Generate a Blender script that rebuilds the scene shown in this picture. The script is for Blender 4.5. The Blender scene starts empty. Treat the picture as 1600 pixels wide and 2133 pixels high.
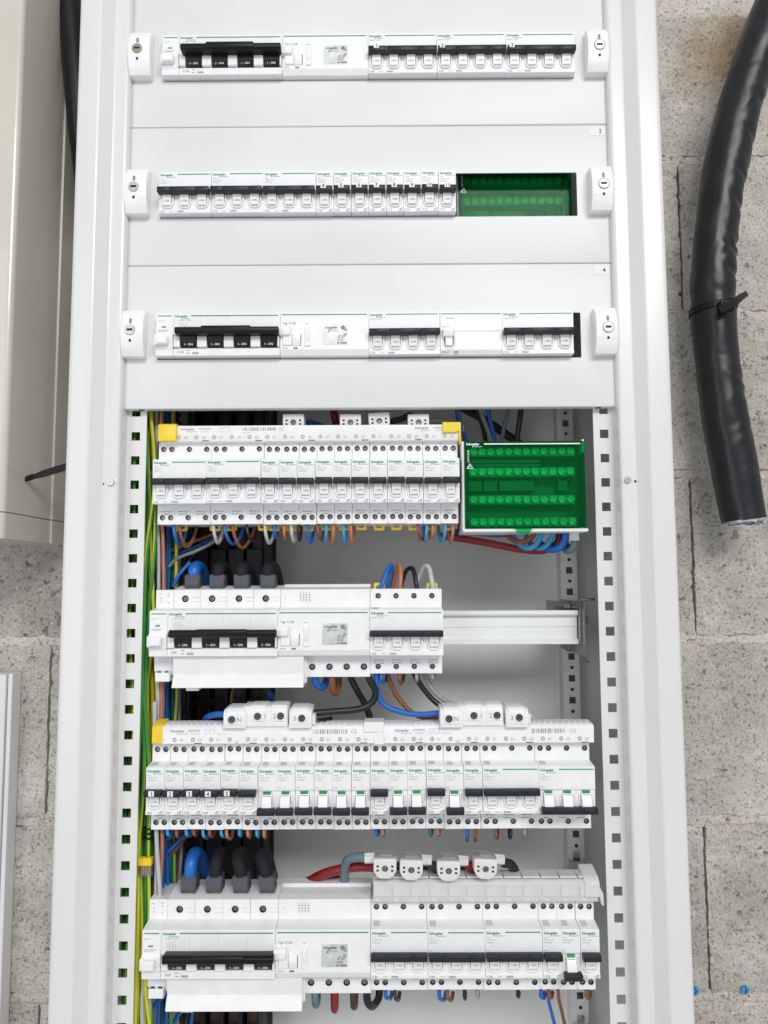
import bpy, bmesh, math, random
from mathutils import Vector, Matrix, noise
random.seed(7)
MM = 0.001
scene = bpy.context.scene
C = scene.collection

# ------------------------------------------------------------------ camera
# measured in millimetres: cabinet centre x = 0, breaker fronts y = 0, row k is centred on z = -150 k
CAM = (18.0, -759.0, -699.2)
PITCH, ROLL, YAW = 0.0885, -0.0044, -0.0047
FPX = 1602.75
def cam_rot():
    cx, sx, cy, sy, cz, sz = math.cos(PITCH), math.sin(PITCH), math.cos(ROLL), math.sin(ROLL), math.cos(YAW), math.sin(YAW)
    yaw = Matrix(((cz, -sz, 0), (sz, cz, 0), (0, 0, 1)))
    pit = Matrix(((1, 0, 0), (0, cx, sx), (0, -sx, cx)))
    rol = Matrix(((cy, 0, sy), (0, 1, 0), (-sy, 0, cy)))
    return rol @ pit @ yaw
RC = cam_rot()
cam_data = bpy.data.cameras.new('camera')
cam = bpy.data.objects.new('camera', cam_data); C.objects.link(cam)
right, fwd, up = RC[0], RC[1], RC[2]
M3 = Matrix((right, up, -fwd)).transposed()
cam.matrix_world = Matrix.Translation(Vector(CAM) * MM) @ M3.to_4x4()
cam_data.sensor_fit = 'HORIZONTAL'; cam_data.sensor_width = 36.0; cam_data.lens = FPX / 1600 * 36.0
cam_data.clip_start = 0.02; cam_data.clip_end = 50
scene.camera = cam
def at(u, v, Y):
    """the point of the place that lies at depth Y (mm) on the sight line of a measured spot"""
    d = RC.transposed() @ Vector(((u - 800) / FPX, 1.0, (1066.5 - v) / FPX))
    t = (Y - CAM[1]) / d.y
    return Vector(CAM) + d * t

# ------------------------------------------------------------------ light of the room
world = bpy.data.worlds.new('World'); scene.world = world; world.use_nodes = True
bg = world.node_tree.nodes['Background']
bg.inputs[0].default_value = (0.93, 0.96, 1.0, 1); bg.inputs[1].default_value = 0.50
def area(name, loc, target, sx, sy, power, col):
    l = bpy.data.lights.new(name, 'AREA'); l.shape = 'RECTANGLE'; l.size = sx; l.size_y = sy; l.energy = power; l.color = col
    o = bpy.data.objects.new(name, l); C.objects.link(o); o.location = loc
    o.rotation_euler = (Vector(target) - Vector(loc)).to_track_quat('-Z', 'Y').to_euler()
    return o
area('ceiling_lamp', (1.0, -3.6, 1.35), (0.1, 0.0, -1.1), 2.4, 1.0, 96, (1.0, 0.985, 0.955))
area('window_light', (-1.25, -1.9, -0.5), (-0.2, 0.0, -0.8), 0.7, 1.9, 9, (0.93, 0.96, 1.0))
scene.view_settings.view_transform = 'Standard'; scene.view_settings.look = 'None'
scene.view_settings.exposure = 0.06; scene.view_settings.gamma = 1.0

# ------------------------------------------------------------------ materials
def mat(name, col, rough=0.45, metal=0.0, bump=0.0, bscale=400, var=0.0, vscale=30, coat=0.0, spec=0.5, stretch=None):
    m = bpy.data.materials.new(name); m.use_nodes = True; nt = m.node_tree; b = nt.nodes['Principled BSDF']
    b.inputs['Base Color'].default_value = (*col, 1); b.inputs['Roughness'].default_value = rough
    b.inputs['Metallic'].default_value = metal; b.inputs['Specular IOR Level'].default_value = spec
    b.inputs['Coat Weight'].default_value = coat
    tc = nt.nodes.new('ShaderNodeTexCoord'); src = tc.outputs['Object']
    if stretch:
        mp = nt.nodes.new('ShaderNodeMapping'); mp.inputs['Scale'].default_value = stretch
        nt.links.new(src, mp.inputs['Vector']); src = mp.outputs['Vector']
    if var > 0:
        n = nt.nodes.new('ShaderNodeTexNoise'); n.inputs['Scale'].default_value = vscale; n.inputs['Detail'].default_value = 6
        nt.links.new(src, n.inputs['Vector'])
        r = nt.nodes.new('ShaderNodeMapRange'); r.inputs['From Min'].default_value = 0.3; r.inputs['From Max'].default_value = 0.7
        r.inputs['To Min'].default_value = 1 - var; r.inputs['To Max'].default_value = 1 + var * 0.4
        nt.links.new(n.outputs['Fac'], r.inputs['Value'])
        mx = nt.nodes.new('ShaderNodeVectorMath'); mx.operation = 'SCALE'; mx.inputs[0].default_value = col
        nt.links.new(r.outputs['Result'], mx.inputs['Scale']); nt.links.new(mx.outputs['Vector'], b.inputs['Base Color'])
        r2 = nt.nodes.new('ShaderNodeMapRange'); r2.inputs['To Min'].default_value = rough * 0.8; r2.inputs['To Max'].default_value = min(1, rough * 1.25)
        nt.links.new(n.outputs['Fac'], r2.inputs['Value']); nt.links.new(r2.outputs['Result'], b.inputs['Roughness'])
    if bump > 0:
        n = nt.nodes.new('ShaderNodeTexNoise'); n.inputs['Scale'].default_value = bscale; n.inputs['Detail'].default_value = 3
        nt.links.new(src, n.inputs['Vector'])
        bp = nt.nodes.new('ShaderNodeBump'); bp.inputs['Strength'].default_value = bump; bp.inputs['Distance'].default_value = 0.0005
        nt.links.new(n.outputs['Fac'], bp.inputs['Height']); nt.links.new(bp.outputs['Normal'], b.inputs['Normal'])
    return m
M = dict(
    white=mat('white_plastic', (0.86, 0.86, 0.865), 0.38, var=0.05, vscale=60, bump=0.05, bscale=900),
    white2=mat('bright_white_plastic', (0.88, 0.875, 0.865), 0.33, var=0.03, vscale=60),
    grey_plastic=mat('pale_grey_plastic', (0.66, 0.665, 0.655), 0.45, var=0.06, vscale=70),
    paint=mat('white_powder_coat', (0.73, 0.73, 0.735), 0.40, var=0.06, vscale=7, bump=0.12, bscale=1400),
    paint2=mat('white_frame_paint', (0.74, 0.74, 0.725), 0.24, var=0.04, vscale=7, bump=0.08, bscale=1200, stretch=(1, 1, 0.25)),
    inner=mat('grey_inner_paint', (0.74, 0.74, 0.72), 0.42, var=0.10, vscale=5, bump=0.10, bscale=1000),
    beige=mat('beige_cabinet_paint', (0.62, 0.585, 0.505), 0.22, var=0.08, vscale=6, bump=0.05, bscale=500, coat=0.3),
    black=mat('black_plastic', (0.006, 0.0065, 0.008), 0.42, spec=0.25, bump=0.05, bscale=800),
    anthracite=mat('anthracite_plastic', (0.017, 0.021, 0.028), 0.42, spec=0.35, var=0.2, vscale=200),
    window=mat('black_window_plastic', (0.006, 0.006, 0.007), 0.25),
    rubber=mat('black_rubber_sheath', (0.016, 0.017, 0.021), 0.65, spec=0.2, var=0.25, vscale=90, bump=0.2, bscale=700),
    darkgrey=mat('dark_grey_rubber', (0.075, 0.083, 0.098), 0.60, var=0.25, vscale=90, bump=0.2, bscale=700),
    shroud=mat('dark_shroud_plastic', (0.030, 0.032, 0.036), 0.55, var=0.2, vscale=60),
    copper=mat('dull_copper', (0.11, 0.06, 0.05), 0.45, metal=0.7, var=0.4, vscale=90, stretch=(1, 1, 0.15)),
    brightcopper=mat('stripped_copper', (0.75, 0.42, 0.28), 0.3, metal=0.9, var=0.3, vscale=300),
    steel=mat('zinc_steel', (0.62, 0.62, 0.60), 0.32, metal=1.0, var=0.25, vscale=60),
    screw=mat('screw_steel', (0.34, 0.33, 0.30), 0.25, metal=1.0, var=0.5, vscale=500),
    hole=mat('recess_shade', (0.02, 0.02, 0.02), 0.7),  # near-black colour standing in for shade inside holes and slots
    rail=mat('galvanised_rail', (0.80, 0.81, 0.81), 0.48, metal=0.2, var=0.10, vscale=30, stretch=(0.1, 1, 1)),
    green=mat('green_print', (0.015, 0.30, 0.10), 0.45),
    greenflag=mat('green_flag', (0.01, 0.25, 0.06), 0.4),
    print=mat('grey_print', (0.22, 0.23, 0.24), 0.5),
    lprint=mat('light_grey_print', (0.38, 0.39, 0.40), 0.5),
    bprint=mat('black_print', (0.03, 0.03, 0.035), 0.5),
    wprint=mat('white_print', (0.85, 0.86, 0.86), 0.4),
    sticker=mat('silver_sticker', (0.70, 0.71, 0.70), 0.30, metal=0.2, var=0.25, vscale=70),
    paper=mat('white_paper', (0.82, 0.82, 0.80), 0.6),
    yellow=mat('yellow_plastic', (0.85, 0.62, 0.02), 0.40, var=0.08, vscale=80),
    brass=mat('brass_lock', (0.50, 0.46, 0.36), 0.33, metal=0.9, var=0.25, vscale=200),
    w_blue=mat('blue_insulation', (0.01, 0.13, 0.50), 0.38, var=0.1, vscale=80),
    w_lblue=mat('light_blue_insulation', (0.05, 0.30, 0.58), 0.38, var=0.1, vscale=80),
    w_teal=mat('teal_insulation', (0.02, 0.15, 0.24), 0.4, var=0.1, vscale=80),
    w_brown=mat('brown_insulation', (0.24, 0.085, 0.04), 0.42, var=0.15, vscale=80),
    w_orange=mat('light_brown_insulation', (0.50, 0.18, 0.09), 0.42, var=0.15, vscale=80),
    w_dbrown=mat('dark_brown_insulation', (0.07, 0.035, 0.025), 0.45, var=0.15, vscale=80),
    w_black=mat('black_insulation', (0.012, 0.012, 0.014), 0.38, var=0.2, vscale=80),
    w_grey=mat('grey_insulation', (0.30, 0.31, 0.32), 0.4, var=0.1, vscale=80),
    w_lgrey=mat('pale_grey_insulation', (0.52, 0.53, 0.54), 0.4, var=0.1, vscale=80),
    w_slate=mat('slate_insulation', (0.13, 0.20, 0.25), 0.42, var=0.15, vscale=80),
    w_red=mat('red_insulation', (0.25, 0.012, 0.016), 0.36, var=0.1, vscale=80),
    w_green=mat('green_insulation', (0.04, 0.30, 0.06), 0.36, var=0.1, vscale=80),
    w_yellow=mat('yellow_insulation', (0.62, 0.60, 0.03), 0.36, var=0.1, vscale=80),
    cable=mat('black_cable_sheath', (0.010, 0.0105, 0.014), 0.33, var=0.3, vscale=24, bump=0.10, bscale=60, spec=0.42),
    tinned=mat('foil_screen', (0.55, 0.60, 0.62), 0.35, metal=0.6, var=0.5, vscale=150, bump=1.0, bscale=200),
    plug=mat('blue_wall_plug', (0.04, 0.28, 0.62), 0.4),
    whiteconn=mat('connector_white', (0.74, 0.74, 0.72), 0.4, var=0.08, vscale=80),
    hoodgrey=mat('connector_hood_grey', (0.38, 0.38, 0.37), 0.5, var=0.08, vscale=80),
    moulding=mat('dim_moulding', (0.16, 0.16, 0.16), 0.5, var=0.15, vscale=80),
    brass_lug=mat('terminal_brass', (0.85, 0.85, 0.80), 0.4, metal=0.1, var=0.3, vscale=200),
)
def green_glass():
    m = bpy.data.materials.new('clear_green_plastic'); m.use_nodes = True; nt = m.node_tree
    for n in list(nt.nodes): nt.nodes.remove(n)
    out = nt.nodes.new('ShaderNodeOutputMaterial'); mix = nt.nodes.new('ShaderNodeMixShader')
    tr = nt.nodes.new('ShaderNodeBsdfTransparent'); tr.inputs[0].default_value = (0.36, 0.925, 0.63, 1)
    gl = nt.nodes.new('ShaderNodeBsdfPrincipled'); gl.inputs['Base Color'].default_value = (0.01, 0.30, 0.09, 1); gl.inputs['Roughness'].default_value = 0.08
    lw = nt.nodes.new('ShaderNodeFresnel'); lw.inputs[0].default_value = 1.45
    nz = nt.nodes.new('ShaderNodeTexNoise'); nz.inputs['Scale'].default_value = 60; nz.inputs['Detail'].default_value = 8
    mr = nt.nodes.new('ShaderNodeMapRange'); mr.inputs['From Min'].default_value = 0.45; mr.inputs['From Max'].default_value = 0.8
    mr.inputs['To Min'].default_value = 0.05; mr.inputs['To Max'].default_value = 0.16
    ad = nt.nodes.new('ShaderNodeMath'); ad.operation = 'ADD'
    nt.links.new(nz.outputs['Fac'], mr.inputs['Value']); nt.links.new(mr.outputs[0], ad.inputs[0]); nt.links.new(lw.outputs[0], ad.inputs[1])
    nt.links.new(ad.outputs[0], mix.inputs[0]); nt.links.new(tr.outputs[0], mix.inputs[1]); nt.links.new(gl.outputs[0], mix.inputs[2])
    nt.links.new(mix.outputs[0], out.inputs[0])
    return m
M['gglass'] = green_glass()
def clear_plastic():
    m = bpy.data.materials.new('clear_plastic'); m.use_nodes = True; nt = m.node_tree
    for n in list(nt.nodes): nt.nodes.remove(n)
    out = nt.nodes.new('ShaderNodeOutputMaterial'); mix = nt.nodes.new('ShaderNodeMixShader'); mix.inputs[0].default_value = 0.2
    tr = nt.nodes.new('ShaderNodeBsdfTransparent'); gl = nt.nodes.new('ShaderNodeBsdfGlossy'); gl.inputs['Roughness'].default_value = 0.1
    nt.links.new(tr.outputs[0], mix.inputs[1]); nt.links.new(gl.outputs[0], mix.inputs[2]); nt.links.new(mix.outputs[0], out.inputs[0])
    return m
M['clear'] = clear_plastic()
def block_material(name, c1, c2):
    m = bpy.data.materials.new(name); m.use_nodes = True; nt = m.node_tree; b = nt.nodes['Principled BSDF']; L = nt.links.new
    b.inputs['Roughness'].default_value = 0.92; b.inputs['Specular IOR Level'].default_value = 0.2
    tc = nt.nodes.new('ShaderNodeTexCoord')
    oi = nt.nodes.new('ShaderNodeObjectInfo'); of = nt.nodes.new('ShaderNodeVectorMath'); of.operation = 'ADD'
    sc = nt.nodes.new('ShaderNodeMath'); sc.operation = 'MULTIPLY'; sc.inputs[1].default_value = 7.0
    L(oi.outputs['Random'], sc.inputs[0]); L(tc.outputs['Object'], of.inputs[0]); L(sc.outputs[0], of.inputs[1]); V = of.outputs[0]
    n1 = nt.nodes.new('ShaderNodeTexNoise'); n1.inputs['Scale'].default_value = 9; n1.inputs['Detail'].default_value = 8; n1.inputs['Roughness'].default_value = 0.65; L(V, n1.inputs['Vector'])
    cr = nt.nodes.new('ShaderNodeValToRGB'); cr.color_ramp.elements[0].position = 0.32; cr.color_ramp.elements[0].color = (*c1, 1)
    cr.color_ramp.elements[1].position = 0.68; cr.color_ramp.elements[1].color = (*c2, 1); L(n1.outputs['Fac'], cr.inputs[0])
    n2 = nt.nodes.new('ShaderNodeTexNoise'); n2.inputs['Scale'].default_value = 420; n2.inputs['Detail'].default_value = 4; L(V, n2.inputs['Vector'])
    mr = nt.nodes.new('ShaderNodeMapRange'); mr.inputs['From Min'].default_value = 0.3; mr.inputs['From Max'].default_value = 0.7; mr.inputs['To Min'].default_value = 0.78; mr.inputs['To Max'].default_value = 1.18
    L(n2.outputs['Fac'], mr.inputs['Value'])
    m1 = nt.nodes.new('ShaderNodeVectorMath'); m1.operation = 'SCALE'; L(cr.outputs[0], m1.inputs[0]); L(mr.outputs[0], m1.inputs['Scale'])
    # pale aggregate specks
    vo = nt.nodes.new('ShaderNodeTexVoronoi'); vo.inputs['Scale'].default_value = 75; vo.inputs['Randomness'].default_value = 1; L(V, vo.inputs['Vector'])
    lt = nt.nodes.new('ShaderNodeMapRange'); lt.inputs['From Min'].default_value = 0.10; lt.inputs['From Max'].default_value = 0.16; lt.inputs['To Min'].default_value = 1; lt.inputs['To Max'].default_value = 0; L(vo.outputs['Distance'], lt.inputs['Value'])
    sp = nt.nodes.new('ShaderNodeSeparateColor'); L(vo.outputs['Color'], sp.inputs[0])
    gt = nt.nodes.new('ShaderNodeMath'); gt.operation = 'GREATER_THAN'; gt.inputs[1].default_value = 0.72; L(sp.outputs[0], gt.inputs[0])
    mu = nt.nodes.new('ShaderNodeMath'); mu.operation = 'MULTIPLY'; L(lt.outputs[0], mu.inputs[0]); L(gt.outputs[0], mu.inputs[1])
    mx = nt.nodes.new('ShaderNodeMix'); mx.data_type = 'RGBA'; L(mu.outputs[0], mx.inputs[0]); L(m1.outputs[0], mx.inputs[6]); mx.inputs[7].default_value = (0.68, 0.64, 0.58, 1)
    L(mx.outputs[2], b.inputs['Base Color'])
    # pits and grain
    n3 = nt.nodes.new('ShaderNodeTexNoise'); n3.inputs['Scale'].default_value = 260; n3.inputs['Detail'].default_value = 3; n3.inputs['Roughness'].default_value = 0.55; L(V, n3.inputs['Vector'])
    pr = nt.nodes.new('ShaderNodeMapRange'); pr.inputs['From Min'].default_value = 0.28; pr.inputs['From Max'].default_value = 0.40; L(n3.outputs['Fac'], pr.inputs['Value'])
    ad = nt.nodes.new('ShaderNodeMath'); ad.operation = 'MULTIPLY_ADD'; L(n2.outputs['Fac'], ad.inputs[0]); ad.inputs[1].default_value = 0.6; L(pr.outputs[0], ad.inputs[2])
    # larger ragged voids where the aggregate broke away
    n4 = nt.nodes.new('ShaderNodeTexNoise'); n4.inputs['Scale'].default_value = 95; n4.inputs['Detail'].default_value = 7; n4.inputs['Roughness'].default_value = 0.75; L(V, n4.inputs['Vector'])
    p4 = nt.nodes.new('ShaderNodeMapRange'); p4.inputs['From Min'].default_value = 0.445; p4.inputs['From Max'].default_value = 0.525; cl = nt.nodes.new('ShaderNodeMath'); cl.operation = 'MULTIPLY_ADD'; L(n1.outputs['Fac'], cl.inputs[0]); cl.inputs[1].default_value = 0.30; L(n4.outputs['Fac'], cl.inputs[2]); L(cl.outputs[0], p4.inputs['Value'])
    a4 = nt.nodes.new('ShaderNodeMath'); a4.operation = 'MULTIPLY_ADD'; L(p4.outputs[0], a4.inputs[0]); a4.inputs[1].default_value = 1.5; L(ad.outputs[0], a4.inputs[2]); ad = a4
    # a rusty brown stain near the top right of the wall
    ds = nt.nodes.new('ShaderNodeVectorMath'); ds.operation = 'DISTANCE'; ds.inputs[1].default_value = (0.462, 0.176, -0.035); nz = nt.nodes.new('ShaderNodeTexNoise'); nz.inputs['Scale'].default_value = 22; nz.inputs['Detail'].default_value = 5
    L(tc.outputs['Object'], nz.inputs['Vector']); L(tc.outputs['Object'], ds.inputs[0])
    dm = nt.nodes.new('ShaderNodeMath'); dm.operation = 'MULTIPLY_ADD'; L(nz.outputs['Fac'], dm.inputs[0]); dm.inputs[1].default_value = 0.07; L(ds.outputs['Value'], dm.inputs[2])
    dr_ = nt.nodes.new('ShaderNodeMapRange'); dr_.inputs['From Min'].default_value = 0.060; dr_.inputs['From Max'].default_value = 0.120; dr_.inputs['To Min'].default_value = 0.85; dr_.inputs['To Max'].default_value = 0; L(dm.outputs[0], dr_.inputs['Value'])
    ms = nt.nodes.new('ShaderNodeMix'); ms.data_type = 'RGBA'; ms.blend_type = 'MULTIPLY'; L(dr_.outputs[0], ms.inputs[0]); L(mx.outputs[2], ms.inputs[6]); ms.inputs[7].default_value = (0.62, 0.47, 0.30, 1); L(ms.outputs[2], b.inputs['Base Color'])
    bp = nt.nodes.new('ShaderNodeBump'); bp.inputs['Strength'].default_value = 1.0; bp.inputs['Distance'].default_value = 0.0015
    L(ad.outputs[0], bp.inputs['Height']); L(bp.outputs[0], b.inputs['Normal'])
    return m
M['block'] = block_material('concrete_block', (0.39, 0.36, 0.32), (0.63, 0.595, 0.54))
M['mortar'] = block_material('mortar', (0.50, 0.465, 0.415), (0.66, 0.62, 0.56))

# ------------------------------------------------------------------ mesh helpers (millimetres)
def new(): return bmesh.new()
def merge(bm, tmp, mi=0):
    for f in tmp.faces: f.material_index = mi
    me = bpy.data.meshes.new('tmp'); tmp.to_mesh(me); tmp.free(); bm.from_mesh(me); bpy.data.meshes.remove(me)
def bev(t, b, seg=1):
    if b > 0: bmesh.ops.bevel(t, geom=list(t.edges), offset=b, offset_type='OFFSET', segments=seg, profile=0.5, affect='EDGES', clamp_overlap=True)
def box(bm, x0, x1, y0, y1, z0, z1, b=0.0, mi=0, seg=1):
    t = bmesh.new(); bmesh.ops.create_cube(t, size=1.0)
    for v in t.verts: v.co = Vector((x0 + (v.co.x + .5) * (x1 - x0), y0 + (v.co.y + .5) * (y1 - y0), z0 + (v.co.z + .5) * (z1 - z0)))
    bev(t, b, seg); merge(bm, t, mi)
def prism(bm, prof, x0, x1, b=0.0, mi=0, seg=1, axis='x'):
    t = bmesh.new()
    def P(a, c, s):
        return {'x': (s, a, c), 'y': (a, s, c), 'z': (a, c, s)}[axis]
    v0 = [t.verts.new(P(a, c, x0)) for a, c in prof]; v1 = [t.verts.new(P(a, c, x1)) for a, c in prof]
    n = len(prof); t.faces.new(v0); t.faces.new(list(reversed(v1)))
    for i in range(n): t.faces.new((v0[i], v1[i], v1[(i + 1) % n], v0[(i + 1) % n]))
    bmesh.ops.recalc_face_normals(t, faces=t.faces); bev(t, b, seg); merge(bm, t, mi)
def cyl(bm, cx, cz, y0, y1, r, seg=20, mi=0, r2=None, b=0):
    t = bmesh.new(); bmesh.ops.create_cone(t, cap_ends=True, cap_tris=True, segments=seg, radius1=r, radius2=r if r2 is None else r2, depth=1)
    for v in t.verts:
        v.co = Vector((cx + v.co.x, y0 + (v.co.z + .5) * (y1 - y0), cz + v.co.y))
    bmesh.ops.recalc_face_normals(t, faces=t.faces)
    if b: bev(t, b)
    merge(bm, t, mi)
def ring(bm, cx, cz, y, R, r, seg=20, mi=0, s=8):
    t = bmesh.new(); g = []
    for i in range(seg):
        a = 2 * math.pi * i / seg; row = []
        for j in range(s):
            c = 2 * math.pi * j / s; rr = R + r * math.cos(c)
            row.append(t.verts.new((cx + rr * math.cos(a), y + r * 0.8 * math.sin(c), cz + rr * math.sin(a))))
        g.append(row)
    for i in range(seg):
        for j in range(s): t.faces.new((g[i][j], g[(i + 1) % seg][j], g[(i + 1) % seg][(j + 1) % s], g[i][(j + 1) % s]))
    bmesh.ops.recalc_face_normals(t, faces=t.faces); merge(bm, t, mi)
def smooth_path(pts, n=6):
    P = [Vector(p) for p in pts]; P = [P[0] * 2 - P[1]] + P + [P[-1] * 2 - P[-2]]; out = []
    for i in range(1, len(P) - 2):
        a, b_, c, d = P[i - 1], P[i], P[i + 1], P[i + 2]
        for k in range(n):
            t = k / n
            out.append(0.5 * ((2 * b_) + (c - a) * t + (2 * a - 5 * b_ + 4 * c - d) * t * t + (3 * b_ - a - 3 * c + d) * t ** 3))
    out.append(P[-2]); return out
def tube(bm, pts, r, seg=10, n=6, mi=0, mi2=None, twist=0.0, squash=None, wob=0.0, raw=False):
    path = [Vector(p) for p in pts] if raw else smooth_path(pts, n)
    t = bmesh.new(); rings = []; nrm = None
    for i, p in enumerate(path):
        tg = (path[min(i + 1, len(path) - 1)] - path[max(i - 1, 0)]).normalized()
        if nrm is None:
            nrm = tg.cross(Vector((0, 1, 0)));
            if nrm.length < .1: nrm = tg.cross(Vector((1, 0, 0)))
            nrm.normalize()
        else: nrm = (nrm - tg * nrm.dot(tg)).normalized()
        bn = tg.cross(nrm); row = []
        for j in range(seg):
            a = 2 * math.pi * j / seg + twist * i; rr = r(i / (len(path) - 1)) if callable(r) else r
            if wob: rr *= 1 + wob * noise.noise(p * 0.02 + Vector((math.cos(a), math.sin(a), 0)) * 0.8)
            row.append(t.verts.new(p + nrm * rr * math.cos(a) + bn * rr * math.sin(a) * (squash or 1)))
        rings.append(row)
    fs = []
    for i in range(len(rings) - 1):
        for j in range(seg):
            f = t.faces.new((rings[i][j], rings[i][(j + 1) % seg], rings[i + 1][(j + 1) % seg], rings[i + 1][j])); fs.append((f, j))
    t.faces.new(list(reversed(rings[0]))); t.faces.new(rings[-1])
    bmesh.ops.recalc_face_normals(t, faces=t.faces)
    for f in t.faces: f.material_index = mi
    if mi2 is not None:
        for f, j in fs:
            if j < seg * 0.42: f.material_index = mi2
    me = bpy.data.meshes.new('tmp'); t.to_mesh(me); t.free(); bm.from_mesh(me); bpy.data.meshes.remove(me)
_tc = {}
def text(bm, s, x, z, y, size, mi=0, bold=0.0, align='LEFT', rot=0.0, sx=1.0, res=2):
    """flat lettering facing -y, baseline-centred at z"""
    key = (s, bold, res)
    if key not in _tc:
        cu = bpy.data.curves.new('t', 'FONT'); cu.body = s; cu.size = 1.0; cu.offset = bold; cu.resolution_u = res; cu.fill_mode = 'FRONT'
        o = bpy.data.objects.new('t', cu); C.objects.link(o)
        dg = bpy.context.evaluated_depsgraph_get(); me = bpy.data.meshes.new_from_object(o.evaluated_get(dg))
        bpy.data.objects.remove(o); bpy.data.curves.remove(cu)
        _tc[key] = ([v.co.copy() for v in me.vertices], [list(p.vertices) for p in me.polygons]); bpy.data.meshes.remove(me)
    vs, fs = _tc[key]
    if not vs: return 0
    w = max(v.x for v in vs) * size * sx; ox = {'LEFT': 0, 'CENTER': -w / 2, 'RIGHT': -w}[align]
    cr, sr = math.cos(rot), math.sin(rot); nv = []
    for v in vs:
        a = v.x * size * sx + ox; b = v.y * size - size * 0.36
        nv.append(bm.verts.new((x + a * cr - b * sr, y, z + a * sr + b * cr)))
    for f in fs:
        try: g = bm.faces.new([nv[i] for i in f]); g.material_index = mi
        except ValueError: pass
    return w
def rect(bm, x0, x1, z0, z1, y, mi=0):
    f = bm.faces.new([bm.verts.new(p) for p in ((x0, y, z0), (x1, y, z0), (x1, y, z1), (x0, y, z1))]); f.material_index = mi
def to_mesh(name, bm, mats, ang=35):
    me = bpy.data.meshes.new(name)
    bm.transform(Matrix.Scale(MM, 4)); bm.to_mesh(me); bm.free()
    for m in (mats if isinstance(mats, (list, tuple)) else [mats]): me.materials.append(M[m] if isinstance(m, str) else m)
    me.polygons.foreach_set('use_smooth', [True] * len(me.polygons)); me.set_sharp_from_angle(angle=math.radians(ang))
    return me
def cut(bm, cutter, solver='EXACT'):
    def mk(b):
        me = bpy.data.meshes.new('c'); b.to_mesh(me); b.free(); o = bpy.data.objects.new('c', me); C.objects.link(o); return o
    a, c = mk(bm), mk(cutter)
    md = a.modifiers.new('b', 'BOOLEAN'); md.operation = 'DIFFERENCE'; md.object = c; md.solver = solver; md.use_self = solver == 'EXACT'
    dg = bpy.context.evaluated_depsgraph_get(); me = bpy.data.meshes.new_from_object(a.evaluated_get(dg))
    out = bmesh.new(); out.from_mesh(me)
    for o in (a, c):
        m_ = o.data; bpy.data.objects.remove(o); bpy.data.meshes.remove(m_)
    bpy.data.meshes.remove(me); return out
# ------------------------------------------------------------------ object helpers
def props(o, label=None, cat=None, group=None, kind=None):
    if label: o['label'] = label
    if cat: o['category'] = cat
    if group: o['group'] = group
    if kind: o['kind'] = kind
    return o
def empty(name, label, cat, loc=(0, 0, 0), group=None, kind=None, parent=None):
    o = bpy.data.objects.new(name, None); o.empty_display_size = 0.01; C.objects.link(o)
    o.location = Vector(loc) * MM
    if parent: o.parent = parent
    return props(o, label, cat, group, kind)
def add(name, me, parent=None, loc=(0, 0, 0), rot=None, label=None, kind=None):
    o = bpy.data.objects.new(name, me); C.objects.link(o); o.location = Vector(loc) * MM
    if rot: o.rotation_euler = rot
    if parent: o.parent = parent
    return props(o, label, None, None, kind)
def part(name, bm, mats, parent=None, loc=(0, 0, 0), rot=None, label=None, ang=35, kind=None):
    return add(name, to_mesh(name, bm, mats, ang), parent, loc, rot, label, kind)
ORD = ['first', 'second', 'third', 'fourth', 'fifth', 'sixth', 'seventh', 'eighth', 'ninth', 'tenth', 'eleventh', 'twelfth', 'thirteenth', 'fourteenth', 'fifteenth', 'sixteenth', 'seventeenth', 'eighteenth']
ROWN = {1: 'top row', 2: 'second row', 3: 'third row', 4: 'fourth row', 5: 'fifth row', 6: 'sixth row', 7: 'bottom row'}
WALLY = 176.0

# ================================================================== THE CABINET
cabinet = empty('electrical_cabinet', 'tall white steel switchboard cabinet standing open against the block wall', 'cabinet', (0, 0, -1300))
def cpart(name, bm, mats, **k):
    o = part(name, bm, mats, None, (0, 0, 0), **k); o.parent = cabinet; o.location = Vector((0, 0, 1300)) * MM; return o
ZT, ZB = 130.0, -1330.0
def sheet_profile(bm, pts, th, z0, z1, seg=1):
    """folded sheet: polyline in x,y with thickness, extruded along z"""
    n = len(pts); off = []
    for i in range(n):
        a = Vector(pts[max(i - 1, 0)]); b = Vector(pts[min(i + 1, n - 1)]); d = (b - a).normalized(); off.append(Vector((-d.y, d.x)) * th)
    prof = [tuple(p) for p in pts] + [tuple(Vector(pts[i]) + off[i]) for i in reversed(range(n))]
    prism(bm, prof, z0, z1, axis='z')
def arc(cx, cy, r, a0, a1, n=5):
    return [(cx + r * math.cos(math.radians(a0 + (a1 - a0) * i / n)), cy + r * math.sin(math.radians(a0 + (a1 - a0) * i / n))) for i in range(n + 1)]
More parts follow.
